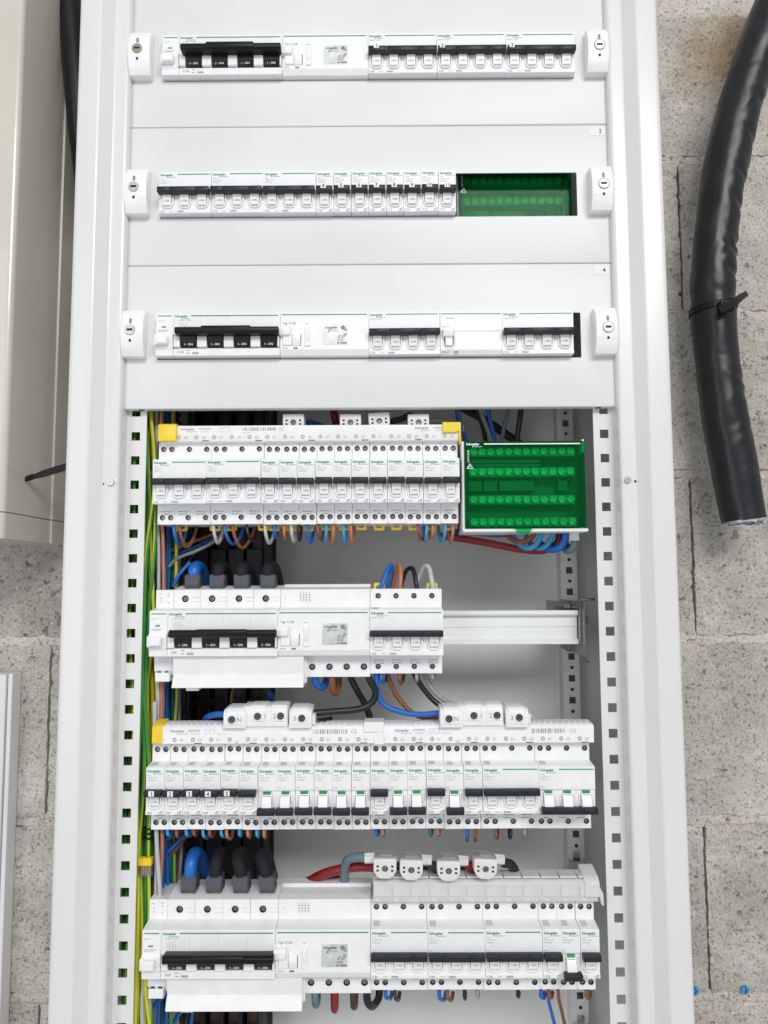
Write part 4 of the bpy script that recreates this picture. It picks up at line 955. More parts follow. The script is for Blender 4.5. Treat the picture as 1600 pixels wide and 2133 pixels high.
for (u, vb, du, m) in ((803, 2080, 14, 'w_blue'), (823, 2084, 10, 'w_dbrown'), (915, 2084, 14, 'w_blue'), (932, 2084, 12, 'w_brown'), (968, 2080, 1, 'w_black'), (994, 2074, 2, 'w_grey'), (1079, 2073, 2, 'w_black'), (1127, 2078, 8, 'w_blue'), (1143, 2075, 8, 'w_brown'), (1222, 2079, 8, 'w_brown')):
    loop(u, V7, vb, du, m, 1.9, nth(u, 7))
wire([(1142, 2062, 26), (1143, 2085, 30), (1149, 2110, 40), (1160, 2150, 50)], 1.7, 'w_blue', 'blue wire running down out of the picture below the bottom row')
wire([(1163, 2062, 26), (1165, 2085, 30), (1171, 2110, 40), (1180, 2150, 50)], 1.7, 'w_brown', 'brown wire running down out of the picture below the bottom row')
# row 5 upper loops
for (pts, m) in (([(793, 1232, 26), (796, 1218, 26), (806, 1190, 32), (815, 1178, 38), (815, 1195, 44), (808, 1222, 48), (806, 1240, 50)], 'w_blue'),
                 ([(834, 1232, 26), (834, 1216, 26), (835, 1190, 30), (831, 1177, 38), (824, 1195, 46), (818, 1222, 52), (816, 1240, 54)], 'w_orange'),
                 ([(869, 1232, 26), (867, 1214, 26), (862, 1190, 32), (855, 1183, 38), (845, 1192, 44), (837, 1215, 50), (833, 1240, 52)], 'w_black'),
                 ([(903, 1232, 26), (900, 1212, 26), (895, 1186, 32), (887, 1179, 38), (877, 1192, 44), (869, 1215, 50), (866, 1240, 52)], 'w_lgrey')):
    wire(pts, 2.4, m, '%s wire arching over the four lever breaker of the fifth row' % WN[m], group='arching wires above the fifth row')
# row 5 lower cables
wire([(655, 1400, 26), (656, 1416, 26), (664, 1430, 30), (675, 1430, 36), (680, 1415, 44), (681, 1400, 50)], 3.4, 'w_blue', 'thick blue cable loop under the silver stickered unit, fifth row', cat='cable', name='cable')
wire([(692, 1400, 26), (692, 1420, 26), (695, 1440, 30), (701, 1443, 36), (705, 1430, 44), (706, 1400, 50)], 3.4, 'w_brown', 'thick brown cable loop under the silver stickered unit, fifth row', cat='cable', name='cable')
wire([(727, 1400, 28), (733, 1416, 30), (745, 1440, 36), (760, 1466, 42), (772, 1498, 44), (776, 1520, 44)], 3.4, 'w_black', 'thick black cable going down from the fifth row unit', cat='cable', name='cable')
wire([(764, 1400, 24), (770, 1416, 24), (782, 1440, 26), (776, 1462, 28), (748, 1477, 26), (700, 1482, 24), (645, 1486, 22)], 3.4, 'w_black', 'thick black cable curving left into the left feed block', cat='cable', name='cable')
wire([(785, 1395, 26), (785, 1430, 28), (792, 1458, 30), (812, 1475, 30), (850, 1486, 28), (885, 1488, 26), (925, 1484, 24)], 2.8, 'w_blue', 'blue cable curving right into the right feed block', cat='cable', name='cable')
wire([(806, 1395, 36), (810, 1414, 36), (824, 1445, 38), (848, 1475, 38), (875, 1493, 36), (925, 1498, 34)], 2.4, 'w_brown', 'brown cable running behind the blue one to the right feed block', cat='cable', name='cable')
wire([(860, 1395, 34), (866, 1410, 34), (880, 1432, 36), (902, 1458, 36), (925, 1475, 34)], 2.8, 'w_black', 'black cable sloping down to the right feed block', cat='cable', name='cable')
wire([(882, 1395, 36), (886, 1408, 36), (899, 1434, 38), (922, 1456, 38), (955, 1472, 36)], 2.4, 'w_grey', 'grey cable sloping down to the right feed block', cat='cable', name='cable')
for (u, vb, du, m) in ((794, 1423, 13, 'w_blue'), (832, 1424, 10, 'w_brown'), (868, 1420, 4, 'w_grey'), (901, 1416, 4, 'w_grey')):
    loop(u, 1404, vb, du, m, 1.9, 'under the four lever breaker at %s, fifth row' % {794: 'its first screw', 832: 'its second screw', 868: 'its third screw', 901: 'its last screw'}[u])
wire([(480, 1490, 22), (455, 1488, 26), (436, 1492, 34), (428, 1500, 44), (440, 1512, 52)], 3.2, 'w_blue', 'thick blue cable entering the left feed block from the left', cat='cable', name='cable')
wire([(560, 1440, 90), (567, 1455, 88), (575, 1485, 80)], 3.2, 'w_blue', 'blue cable dropping behind the left feed block', cat='cable', name='cable')
wire([(650, 1500, 24), (668, 1502, 26), (690, 1498, 34)], 3.0, 'w_black', 'short black cable end beside the left feed block', cat='cable', name='cable')
wire([(1095, 1488, 24), (1106, 1492, 26), (1116, 1502, 36)], 2.8, 'w_lgrey', 'pale grey cable end beside the right feed block', cat='cable', name='cable')
# row 4 right lower cables
wire([(925, 1108, 70), (980, 1110, 70), (1040, 1113, 66), (1070, 1110, 62), (1080, 1098, 58)], 3.4, 'w_blue', 'thick blue cable running behind the breakers toward the green block', cat='cable', name='cable')
wire([(915, 1116, 62), (960, 1122, 60), (1020, 1132, 56), (1080, 1144, 52), (1130, 1147, 48), (1160, 1132, 44), (1168, 1105, 42)], 3.9, 'w_red', 'thick red cable sagging below the green block', cat='cable', name='cable')
wire([(1045, 1100, 60), (1056, 1114, 54), (1075, 1127, 46), (1098, 1127, 40), (1112, 1113, 36), (1116, 1098, 34)], 2.6, 'w_brown', 'brown cable loop under the green block', cat='cable', name='cable')
for i, (pts, mm_, w_) in enumerate((([(1064, 1108, 56), (1080, 1132, 46), (1103, 1142, 38), (1122, 1127, 34), (1133, 1098, 32)], 'w_lblue', 'first'), ([(1096, 1118, 56), (1112, 1138, 46), (1133, 1140, 38), (1148, 1122, 34), (1157, 1098, 32)], 'w_lblue', 'second'), ([(1120, 1128, 56), (1140, 1143, 44), (1163, 1142, 36), (1177, 1124, 32), (1180, 1098, 30)], 'w_blue', 'third and thickest'))):
    wire(pts, 3.0 if i < 2 else 4.0, mm_, '%s blue cable loop from the left under the green block' % w_, cat='cable', name='cable')
bm = new(); p = at(1196, 1114, 26); box(bm, -4.8, 4.8, -2, 8, -6, 6, .6); props(part('cable_sleeve', bm, 'whiteconn', None, p), 'white square cable sleeve under the right end of the green block', 'cable sleeve')
wire([(1196, 1120, 30), (1196, 1134, 32), (1188, 1146, 38), (1176, 1144, 46), (1172, 1128, 52)], 3.6, 'w_slate', 'slate cable hooking under the green block right end', cat='cable', name='cable')
wire([(1150, 1100, 70), (1168, 1120, 66), (1185, 1140, 62)], 3.0, 'w_black', 'black cable behind the blue loops under the green block', cat='cable', name='cable')
# dim wires above row 4
for (pts, r, m, lb) in (([(950, 840, 70), (957, 880, 74), (975, 930, 80)], 2.6, 'w_blue', 'dim blue wire left of the green block, above it'),
                        ([(985, 840, 90), (1003, 880, 95), (1015, 935, 100)], 2.6, 'w_black', 'black wire above the green block, leftmost black one'),
                        ([(995, 840, 84), (1010, 880, 86), (1030, 935, 90)], 2.6, 'w_grey', 'dim grey wire above the green block'),
                        ([(1014, 840, 80), (1022, 880, 84), (1034, 935, 90)], 2.6, 'w_blue', 'dim blue wire above the middle of the green block'),
                        ([(1062, 840, 84), (1052, 880, 86), (1042, 935, 90)], 2.4, 'w_slate', 'slate wire above the right of the green block'),
                        ([(1087, 840, 80), (1082, 880, 84), (1074, 935, 90)], 3.0, 'w_black', 'straight black wire above the right of the green block'),
                        ([(955, 845, 110), (1010, 875, 110), (1090, 930, 110)], 5.0, 'w_black', 'broad black cable slanting down behind the green block'),
                        ([(634, 880, 50), (655, 882, 56), (680, 892, 66)], 3.2, 'w_blue', 'blue cable leaving the leftmost upper feed connector'),
                        ([(815, 878, 44), (838, 872, 50), (855, 864, 60)], 3.4, 'w_dbrown', 'dark brown cable between two upper feed connectors'),
                        ([(892, 876, 44), (925, 878, 50), (945, 885, 60)], 3.8, 'w_grey', 'grey cable leaving the rightmost upper feed connector'),
                        ([(692, 840, 80), (697, 868, 80), (702, 892, 84)], 4.2, 'w_red', 'dim red cable above the middle of the fourth row')):
    wire(pts, r, m, lb, cat='cable', name='cable')
# row 7 upper cables
wire([(765, 1787, 22), (742, 1786, 24), (724, 1792, 30), (718, 1815, 42), (719, 1850, 60)], 4.6, 'w_slate', 'thick slate cable bending down from the leftmost grey connector', cat='cable', name='cable')
wire([(1010, 1810, 50), (900, 1806, 44), (795, 1806, 38), (740, 1806, 40), (690, 1816, 46), (655, 1830, 56), (630, 1850, 70)], 4.9, 'w_red', 'thick red cable running left behind the grey connectors', cat='cable', name='cable')
wire([(725, 1848, 66), (700, 1832, 62), (668, 1828, 62), (640, 1838, 66), (615, 1855, 74)], 4.8, 'w_dbrown', 'thick dark brown cable arched over the bottom row unit', cat='cable', name='cable')
wire([(893, 1800, 20), (906, 1806, 24), (915, 1825, 36)], 4.6, 'w_dbrown', 'dark cable end right of the second grey connector', cat='cable', name='cable')
wire([(972, 1800, 20), (982, 1806, 24), (984, 1824, 34)], 4.6, 'w_red', 'dark red cable end right of the third grey connector', cat='cable', name='cable')
wire([(1048, 1797, 20), (1064, 1801, 24), (1071, 1817, 36), (1040, 1826, 48)], 4.6, 'w_black', 'black cable end right of the rightmost grey connector', cat='cable', name='cable')
for (u, vb, m, dx) in ((657, 2101, 'w_slate', 4), (698, 2110, 'w_red', -2), (737, 2104, 'w_dbrown', 2), (765, 2104, 'w_black', 26)):
    wire([(u - 1, 2060, 24), (u, 2082, 24), (u + dx * .2, vb - 10, 28), (u + dx * .5, vb - 9, 36), (u + dx * .9, 2080, 46), (u + dx, 2055, 52)], 3.7, m, 'thick %s cable under the silver stickered unit, bottom row' % WN[m], cat='cable', name='cable')
# booted cables over the black handle breakers
def boot(u, v0, v1, lean, m, label, tall):
    pb = at(u, v1, 34); t = empty('booted_cable', label, 'cable', pb, 'booted supply cables'); h = 25.0 if not tall else 26.0
    bm = new(); w = 7.6
    a = [bm.verts.new(p) for p in ((-w, -8, 1), (w, -8, 1), (w, 8, 1), (-w, 8, 1))]; b = [bm.verts.new(p) for p in ((-w - .4 + lean * .2, -7, h * .62), (w + .4 + lean * .2, -7, h * .62), (w + lean * .2, 8, h * .66), (-w + lean * .2, 8, h * .66))]
    mdl = [bm.verts.new(p) for p in ((-w * .95, -10, h * .18), (w * .95, -10, h * .18), (w, 9, h * .18), (-w, 9, h * .18))]
    bm.faces.new(list(reversed(a))); bm.faces.new(b)
    for (lo, hi) in ((a, mdl), (mdl, b)):
        for i in range(4): bm.faces.new((lo[i], lo[(i + 1) % 4], hi[(i + 1) % 4], hi[i]))
    bmesh.ops.recalc_face_normals(bm, faces=bm.faces); bmesh.ops.bevel(bm, geom=list(bm.edges), offset=.9, segments=2, affect='EDGES')
    part('rubber_boot', bm, 'darkgrey', t)
    bm = new(); box(bm, -4, 4, -5, 5, -2.5, 1.2, .5); part('cable_lug', bm, 'brightcopper', t)
    bm = new(); hh = h * (.88 if not tall else 1.08)
    tube(bm, [(lean * .2, 0, h * .4), (lean * .35, 0, h * .75), (lean * .2 if not tall else lean * 1.0, 5, hh), (-lean * .1 if not tall else lean * 1.1, 22, hh + 0), (-lean * .3 if not tall else lean * 1.1, 48, hh - 16), (-lean * .3 if not tall else lean, 80, hh - 44)], 6.7, seg=16, wob=.22)
    part('cable_sheath', bm, m, t, ang=60)
for i, (u, ln, m, d) in enumerate(((404, 0, 'w_blue', 'blue'), (455, 0, 'rubber', 'dark grey, second'), (506, -3, 'rubber', 'dark grey, third'), (561, -5, 'rubber', 'dark grey, rightmost'))):
    boot(u, 1170, 1229, ln, m, 'booted cable, %s, behind the fifth row main breaker' % d if i == 0 else 'booted cable, %s from left, behind the fifth row main breaker' % d, False)
for i, (u, ln, m, d) in enumerate(((396, 0, 'w_blue', 'blue'), (449, 0, 'rubber', 'dark grey, second'), (505, -6, 'rubber', 'dark grey, third'), (559, -8, 'rubber', 'dark grey, rightmost'))):
    boot(u, 1780, 1856, ln, m, 'booted cable, %s, behind the bottom row main breaker' % d if i == 0 else 'booted cable, %s from left, behind the bottom row main breaker' % d, True)

# ---- vertical wire bundle at the left side
rw = random.Random(11)
def vwire(us, Y, r, m, label, m2=None, tw=0.0):
    if m2: tw += rw.choice((-1, 1)) * rw.uniform(.05, .12)
    vs = [800, 1000, 1150, 1300, 1450, 1600, 1750, 1900, 2050, 2180]
    pts = []
    for i, v in enumerate(vs):
        u = us[i] if i < len(us) and us[i] is not None else None
        if u is None: continue
        pts.append((u + rw.uniform(-4, 4), v + rw.uniform(-20, 20), 28 + (Y - 34) * .8 + rw.uniform(-4, 4)))
    if len(pts) < 2: return
    wire(pts, r * .92, m, label, m2, group='vertical wires on the left side of the cabinet', twist=tw, seg=10, n=7)
W_ = [
 ([306, 320, 305, 300, 292, 288, 285, 290, 282, 280], 34, 2.3, 'w_green', 'w_yellow', 0.00, 'green and yellow earth wire crossing from the top corner, frontmost'),
 ([312, 318, 320, 312, 302, 296, 292, 284, 286, 290], 40, 2.0, 'w_green', 'w_yellow', 0.03, 'thin green and yellow wire beside the frontmost earth wire'),
 ([300, 298, 298, 302, 297, 300, 298, 296, 300, 305], 44, 2.2, 'w_yellow', 'w_green', 0.02, 'yellow and green wire close to the perforated upright'),
 ([296, 292, 290, 284, 290, 286, 280, 283, 276, 272], 50, 2.3, 'w_yellow', 'w_green', -0.02, 'yellow and green wire seen through the upright holes'),
 ([288, 284, 280, 280, 274, 276, 268, 272, 266, 262], 58, 2.3, 'w_green', 'w_yellow', 0.04, 'green and yellow wire behind the upright'),
 ([280, 276, 272, 270, 266, 262, 262, 258, 256, 256], 60, 2.3, 'w_yellow', 'w_green', -0.03, 'yellow and green wire farthest left behind the upright'),
 ([322, 310, 312, 318, 310, 318, 312, 300, 312, 318], 52, 2.1, 'w_yellow', 'w_green', 0.02, 'bright yellow green wire right of the frontmost earth wire'),
 ([292, 300, 310, 306, 318, 308, 300, 310, 302, 298], 62, 2.3, 'w_yellow', 'w_green', 0.05, 'yellow green wire weaving through the bundle'),
 ([275, 280, 286, 292, 296, 292, 296, 290, 296, 284], 68, 2.3, 'w_green', 'w_yellow', 0.02, 'green wire low in the bundle'),
 ([326, 325, 327, 332, 328, 330, 326, 320, 316, 310], 46, 2.0, 'w_lgrey', None, 0, 'pale grey wire running down beside the earth wires'),
 ([318, 328, 331, 334, 336, 334, 328, 322, 316, 300], 54, 2.0, 'w_lgrey', None, 0, 'second pale grey wire in the left bundle'),
 ([334, 336, 339, 341, 336, 338, 334, 330, None, None], 42, 2.1, 'w_orange', None, 0, 'light brown wire running down the left side'),
 ([340, 334, 332, 330, 338, 342, 344, 340, 334, 330], 62, 2.0, 'w_blue', None, 0, 'dark blue wire running down the left side'),
 ([346, 348, 346, 344, 350, 346, 348, 352, 350, 345], 70, 2.0, 'w_blue', None, 0, 'second dark blue wire down the left side'),
 ([352, 346, 356, 352, 348, 356, 350, 346, 340, 336], 80, 2.0, 'w_teal', None, 0, 'teal wire down the left side'),
 ([360, 354, 362, 364, 358, 362, 356, 350, 352, 350], 86, 2.0, 'w_teal', None, 0, 'second teal wire down the left side'),
 ([356, 362, 366, 360, 366, 354, 360, 364, 356, 360], 76, 2.0, 'w_green', 'w_yellow', 0.03, 'dim green wire right of the bundle'),
 ([364, 366, 370, 368, 376, 372, 378, 370, 366, 372], 92, 2.0, 'w_grey', None, 0, 'dim grey wire near the dark busbar trunk'),
 ([330, 342, 350, 356, 344, 350, 340, 344, 348, 352], 84, 2.0, 'w_dbrown', None, 0, 'dim dark brown wire down the left side'),
 ([344, 352, 340, 346, 352, 364, 366, 358, 344, 340], 96, 2.0, 'w_dbrown', None, 0, 'second dim dark brown wire down the left side'),
 ([370, 374, 378, 372, 384, 380, 386, 384, 378, 384], 100, 2.2, 'w_black', None, 0, 'black wire beside the dark busbar trunk'),
 ([310, 305, 300, 312, 306, 304, 318, 306, 292, 288], 74, 2.3, 'w_yellow', 'w_green', 0.04, 'yellow wire deep in the bundle'),
 ([284, 290, 294, 298, 282, 284, 288, 276, 280, 276], 76, 2.3, 'w_green', 'w_yellow', 0.04, 'deep green wire in the bundle'),
 ([None, None, None, None, 322, 326, 330, 330, 300, 296], 38, 2.4, 'w_lgrey', None, 0, 'grey cable in front of the bundle near the bottom'),
 ([None, None, None, None, 300, 310, 306, 308, 300, 318], 34, 2.1, 'w_yellow', 'w_green', 0.0, 'bright yellow wire in front near the clear connector'),
 ([302, 308, 314, 322, 330, 322, 308, 304, 296, 300], 42, 2.1, 'w_yellow', 'w_green', 0.0, 'yellow and green wire bowing out toward the breakers'),
 ([318, 304, 300, 296, 286, 284, 292, 300, 310, 304], 48, 2.0, 'w_green', 'w_yellow', 0.0, 'green wire swinging left to right through the bundle'),
 ([278, 282, 278, 274, 280, 272, 276, 266, 262, 268], 40, 2.1, 'w_yellow', 'w_green', 0.0, 'bright yellow green wire just behind the upright holes'),
 ([270, 272, 268, 264, 268, 264, 258, 262, 258, 250], 44, 2.1, 'w_green', 'w_yellow', 0.0, 'green wire just behind the upright holes'),
]
for us, Y, r, m, m2, tw, lb in W_: vwire(us, Y, r, m, lb, m2, tw)
# wires branching right, behind row 4 and row 6
for i, (pts, m, lb) in enumerate((([(352, 1240, 70), (370, 1205, 66), (400, 1160, 70), (450, 1110, 80)], 'w_black', 'black wire sweeping up behind the fourth row'),
                                  ([(355, 1215, 74), (368, 1160, 70), (410, 1138, 72), (470, 1105, 80)], 'w_blue', 'blue wire sweeping up behind the fourth row'),
                                  ([(350, 1230, 78), (380, 1185, 72), (410, 1150, 76), (455, 1112, 84)], 'w_teal', 'teal wire sweeping up behind the fourth row'),
                                  ([(352, 1180, 60), (370, 1163, 58), (410, 1147, 60), (445, 1128, 64), (475, 1100, 70)], 'w_grey', 'grey wire sweeping right below the fourth row'),
                                  ([(350, 1150, 64), (385, 1135, 62), (430, 1118, 66), (480, 1098, 70)], 'w_brown', 'brown wire sweeping right below the fourth row'),
                                  ([(360, 1222, 50), (375, 1195, 50), (396, 1172, 56)], 'w_blue', 'thin blue wire beside the blue booted cable'),
                                  ([(300, 1870, 60), (330, 1800, 56), (360, 1765, 56), (395, 1730, 60)], 'w_blue', 'blue wire slanting down left under the sixth row'),
                                  ([(310, 1850, 66), (335, 1785, 62), (370, 1755, 60), (412, 1730, 64)], 'w_brown', 'brown wire slanting down left under the sixth row'),
                                  ([(318, 1880, 72), (340, 1800, 64), (365, 1770, 62), (402, 1728, 66)], 'w_brown', 'second brown wire slanting down left under the sixth row'),
                                  ([(322, 1756, 52), (340, 1751, 50), (356, 1742, 52), (370, 1728, 56)], 'w_teal', 'teal wire branching under the first sixth row breaker'),
                                  ([(318, 1820, 70), (345, 1790, 66), (375, 1760, 64), (385, 1725, 68)], 'w_blue', 'second blue wire slanting down left under the sixth row'),
                                  ([(312, 2110, 50), (330, 2085, 50), (350, 2068, 54), (372, 2050, 60)], 'w_blue', 'blue wire slanting below the bottom row trip unit'),
                                  ([(330, 2150, 60), (362, 2110, 62), (380, 2085, 66), (385, 2060, 70)], 'w_orange', 'light brown wire rising behind the bottom terminal cover'),
                                  ([(345, 2150, 66), (370, 2118, 66), (384, 2095, 70)], 'w_blue', 'blue wire rising behind the bottom terminal cover'),
                                  ([(402, 2090, 80), (400, 2115, 80), (396, 2150, 80)], 'w_blue', 'blue wire hanging in front of the lowest dark trunk'),
                                  ([(392, 2090, 84), (390, 2115, 84), (384, 2150, 84)], 'w_dbrown', 'dark brown wire hanging in front of the lowest dark trunk'),
                                  ([(490, 1425, 90), (484, 1445, 90), (482, 1475, 90), (486, 1500, 92)], 'w_brown', 'brown cable hanging in the dark trunk above the sixth row'),
                                  ([(372, 1425, 80), (366, 1450, 80), (354, 1500, 82)], 'w_blue', 'blue wire left of the dark trunk above the sixth row'))):
    wire(pts, 2.0, m, lb, group='wires branching off the left bundle')
# zip ties and clear push-in connectors
def ztie(u, v, Y, label, n=3):
    p = at(u, v, Y); t = empty('cable_tie', label, 'cable tie', p, 'black ties round the earth wires')
    for k in range(n):
        bm = new(); box(bm, -4.6, 4.6, -4, 4, -1.1 - k * 4.6, .9 - k * 4.6, .3); part('tie_band', bm, 'black', t)
ztie(308, 1725, 32, 'black bands round the yellow wires above the clear connector'); ztie(280, 2040, 34, 'black bands round the wires near the bottom left'); ztie(300, 1018, 46, 'black bands round the wires beside the fourth row')
def push_connector(u, v, Y, label):
    p = at(u, v, Y); t = empty('wire_connector', label, 'wire connector', p, 'yellow and clear push-in connectors')
    bm = new(); box(bm, -7, 6.5, -4, 4, -2, 5, .5)
    for k in range(5): box(bm, -6.6 + k * 2.7, -5.2 + k * 2.7, -4.3, -3.9, 1, 6.5)
    part('yellow_body', bm, 'yellow', t)
    bm = new(); box(bm, -7, 6.5, -4, 4, -13, -2.05, .6); part('clear_shell', bm, 'clear', t)
    for k in range(6): bm = new(); box(bm, -6 + k * 2.0, -4.6 + k * 2.0, -2.5, 1, -11, -2.2, .2); part('copper_core', bm, 'brightcopper', t)
push_connector(304, 1797, 30, 'yellow and clear connector with copper ends, in front of the lower wires'); push_connector(311, 1088, 52, 'small yellow and clear connector beside the fourth row')

# ---- dark vertical busbar trunk behind the left half
trunk = empty('busbar_trunk', 'dark vertical busbar trunk behind the left breakers', 'busbar', (-170, 150, -1300))
def tp(name, bm, m, **k): o = part(name, bm, m, trunk, (170, -150, 1300), **k); return o
bm = new(); box(bm, -212, -116, 160, 166, ZB + 5, ZT - 5, .5); tp('trunk_back', bm, 'shroud')
bm = new(); box(bm, -124, -119.5, 118, 160, ZB + 5, ZT - 5, .5); tp('trunk_side', bm, 'shroud')
for k in range(5):
    x = -206 + k * 20.5; bm = new(); box(bm, x, x + 2, 120, 160, ZB + 5, ZT - 5, .3); tp('trunk_rib', bm, 'anthracite')
for k in range(4):
    x = -201.5 + k * 20.5; bm = new(); box(bm, x, x + 13, 134, 142, ZB + 5, ZT - 5, .6); tp('copper_bar', bm, 'copper')
for zz in (-705, -1000):
    for k in range(4):
        x = -203.6 + k * 20.5; bm = new(); box(bm, x, x + 17.6, 112, 120, zz - 45, zz + 42, 1.2)
        c = new(); cyl(c, x + 9, zz + 18, 100, 130, 5.5, 20); tp('terminal_shroud', cut(bm, c), 'shroud')
for zz in (-835, -540, -1190, -1120, -770):
    for k in range(4):
        x = -203.4 + k * 20.5; bm = new(); box(bm, x + 15, x + 18, 124, 128, zz - 22, zz + 22, .4); tp('bar_clip', bm, 'anthracite')
    bm = new(); box(bm, -206, -122, 126, 130, zz - 4, zz + 4, .5); tp('trunk_cross_bar', bm, 'anthracite')

# ================================================================== SURROUNDINGS
# ---- concrete block wall
wall = empty('block_wall', 'rough grey concrete block wall behind the cabinets', 'wall', (0, WALLY, -1300))
def rough_slab(name, x0, x1, z0, z1, y, step, amp, m, seed, jag=1.0):
    nx = max(2, int((x1 - x0) / step)); nz = max(2, int((z1 - z0) / step)); verts = []; faces = []
    sd = Vector((seed * 13.1, seed * 7.7, 0))
    for j in range(nz + 1):
        for i in range(nx + 1):
            def nu(k, n, a, b):
                if k == 1: return a + .5 + min(1.0, .1 * (b - a) / n)
                if k == n - 1: return b - .5 - min(1.0, .1 * (b - a) / n)
                return a + (b - a) * k / n
            x = nu(i, nx, x0, x1); z = nu(j, nz, z0, z1); p = Vector((x, 0, z))
            e = min(i, nx - i, j, nz - j)
            d = noise.fractal(p * 0.045 + sd, 0.7, 2.2, 5) * amp
            pit = noise.noise(p * 0.17 + sd * 2)
            if pit > .45: d += (pit - .45) * 9 * amp
            if e == 0:
                d += (6 if name == 'mortar_joint' else 12); x += noise.noise(Vector((x * .08, seed, z * .08))) * 1.1 * jag; z += noise.noise(Vector((x * .08, seed + 9, z * .08))) * 2.4 * jag
            elif e == 1: d += .5 + 1.5 * abs(noise.noise(Vector((x * .11, seed, z * .11)))); x += noise.noise(Vector((x * .08, seed, z * .08))) * 1.1 * jag; z += noise.noise(Vector((x * .08, seed + 9, z * .08))) * 2.4 * jag
            verts.append((x * MM, (y + d) * MM, z * MM))
    for j in range(nz):
        for i in range(nx):
            a = j * (nx + 1) + i; faces.append((a, a + 1, a + nx + 2, a + nx + 1))
    me = bpy.data.meshes.new(name); me.from_pydata(verts, [], faces); me.materials.append(M[m]); me.polygons.foreach_set('use_smooth', [True] * len(faces)); me.set_sharp_from_angle(angle=math.radians(55))
    o = bpy.data.objects.new(name, me); C.objects.link(o); o.parent = wall; o.location = Vector((0, -WALLY, 1300)) * MM; return o
CZ = [30, -169, -371, -571, -771, -982, -1180, -1390]; JX = 388.0
sd = 0
for ci in range(len(CZ) - 1):
    zt, zb_ = CZ[ci], CZ[ci + 1]
    # joints: right side stretcher joint at x=388 in every second course
    joints = [-980, -590, -200, JX, JX + 392] if ci % 2 == 1 else [-780, -388, 2, 588, 980]
    for a, b in zip(joints[:-1], joints[1:]):
        if b < -560 or a > 760 or (a > -300 and b < 300): continue
        if a < -300 and b > -300: b = max(b, -240)
        sd += 1; rough_slab('concrete_block', max(a, -620) + .7, min(b, 760) - .7, zb_ + 4.6, zt - 4.6, WALLY, 3.0, 2.3, 'block', sd)
rough_slab('mortar_bed', -620, 700, -1400, 80, WALLY + 13, 9, 1.2, 'mortar', 99)
# mortar smeared over the bed joints, uneven in width
for i, z in enumerate(CZ[1:-1]):
    for (a, b) in ((280, 780), (-600, -280)):
        o = rough_slab('mortar_joint', a, b, z - 9, z + 9, WALLY + 2.0, 2.2, 2.2, 'mortar', 40 + i * 3 + (a > 0), 2.6)
# wall plugs
for (u, v, lb) in ((1447, 2064, 'blue wall plug half hidden by the cabinet edge'), (1552, 2062, 'blue wall plug at the lower right of the wall')):
    p = at(u, v, WALLY - 1.5); bm = new(); cyl(bm, 0, 0, -1.5, 8, 4.9, 20, b=.6); c = new(); cyl(c, 0, 0, -4, 20, 2.3, 14); box(c, -.5, .5, -4, 4, -6, 6)
    props(part('wall_plug', cut(bm, c), 'plug', None, p), lb, 'wall plug', 'blue wall plugs')
    bm = new()
# ---- neighbouring beige cabinet on the left
nb = empty('side_cabinet', 'glossy beige cabinet reaching in at the upper left', 'cabinet', (-374, 20, -655)); XN, YN, ZN = -373.0, 20.0, -655.0
bm = new(); pr = [(XN - 260, YN)] + [(XN - 6 + 6 * math.sin(a * math.pi / 12), YN + 6 - 6 * math.cos(a * math.pi / 12)) for a in range(7)] + [(XN, WALLY - 48), (XN + 2.0, WALLY - 47), (XN + 2.0, WALLY + 8), (XN - 260, WALLY + 8)]
prism(bm, pr, ZN + 27.5, 130, axis='z'); part('cabinet_body', bm, 'beige', nb, (374, -20, 655), ang=50)
bm = new(); prism(bm, pr, ZN, ZN + 26.6, axis='z'); part('cabinet_base', bm, 'beige', nb, (374, -20, 655), ang=50)
# ---- white panel at lower left
pn = empty('trunking_panel', 'flat white panel standing at the lower left edge', 'panel', (-371, 60, -1330)); XP = -372.0
bm = new(); XP = at(21, 1500, 150).x; zt_ = at(20, 1405, 150).z; box(bm, XP - 200, XP - 6.6, 150, WALLY - 2, -1330, zt_, .8); box(bm, XP - 5.0, XP, 152, WALLY - 2, -1330, zt_ + .5, .6); box(bm, XP - 7, XP - 4.5, 156, WALLY - 2, -1330, zt_ - 1); part('panel_body', bm, 'paint', pn, (371, -60, 1330))
# ---- black cable tie end sticking out on the left
t = empty('cable_tie', 'black cable tie end poking out left of the cabinet', 'cable tie', at(100, 988, 70)); b0 = at(100, 988, 70)
bm = new(); P = [at(*q) - b0 for q in ((44, 1001, 62), (64, 994, 63), (72, 992, 63), (88, 987, 66), (150, 968, 72), (190, 956, 76))]; hw = [4.6, 7.0, 5.6, 8.4, 8.6, 8.6]
top, bot, topb, botb = [], [], [], []
for p, w in zip(P, hw):
    w *= .47
    top.append(bm.verts.new(p + Vector((0, 0, w)))); bot.append(bm.verts.new(p - Vector((0, 0, w)))); topb.append(bm.verts.new(p + Vector((0, 1.6, w)))); botb.append(bm.verts.new(p + Vector((0, 1.6, -w))))
for i in range(len(P) - 1):
    bm.faces.new((top[i], top[i + 1], bot[i + 1], bot[i])); bm.faces.new((topb[i], botb[i], botb[i + 1], topb[i + 1])); bm.faces.new((top[i], topb[i], topb[i + 1], top[i + 1])); bm.faces.new((bot[i], bot[i + 1], botb[i + 1], botb[i]))
bm.faces.new((top[0], bot[0], botb[0], topb[0])); bm.faces.new((top[-1], topb[-1], botb[-1], bot[-1])); bmesh.ops.recalc_face_normals(bm, faces=bm.faces)
part('tie_strap', bm, 'black', t)
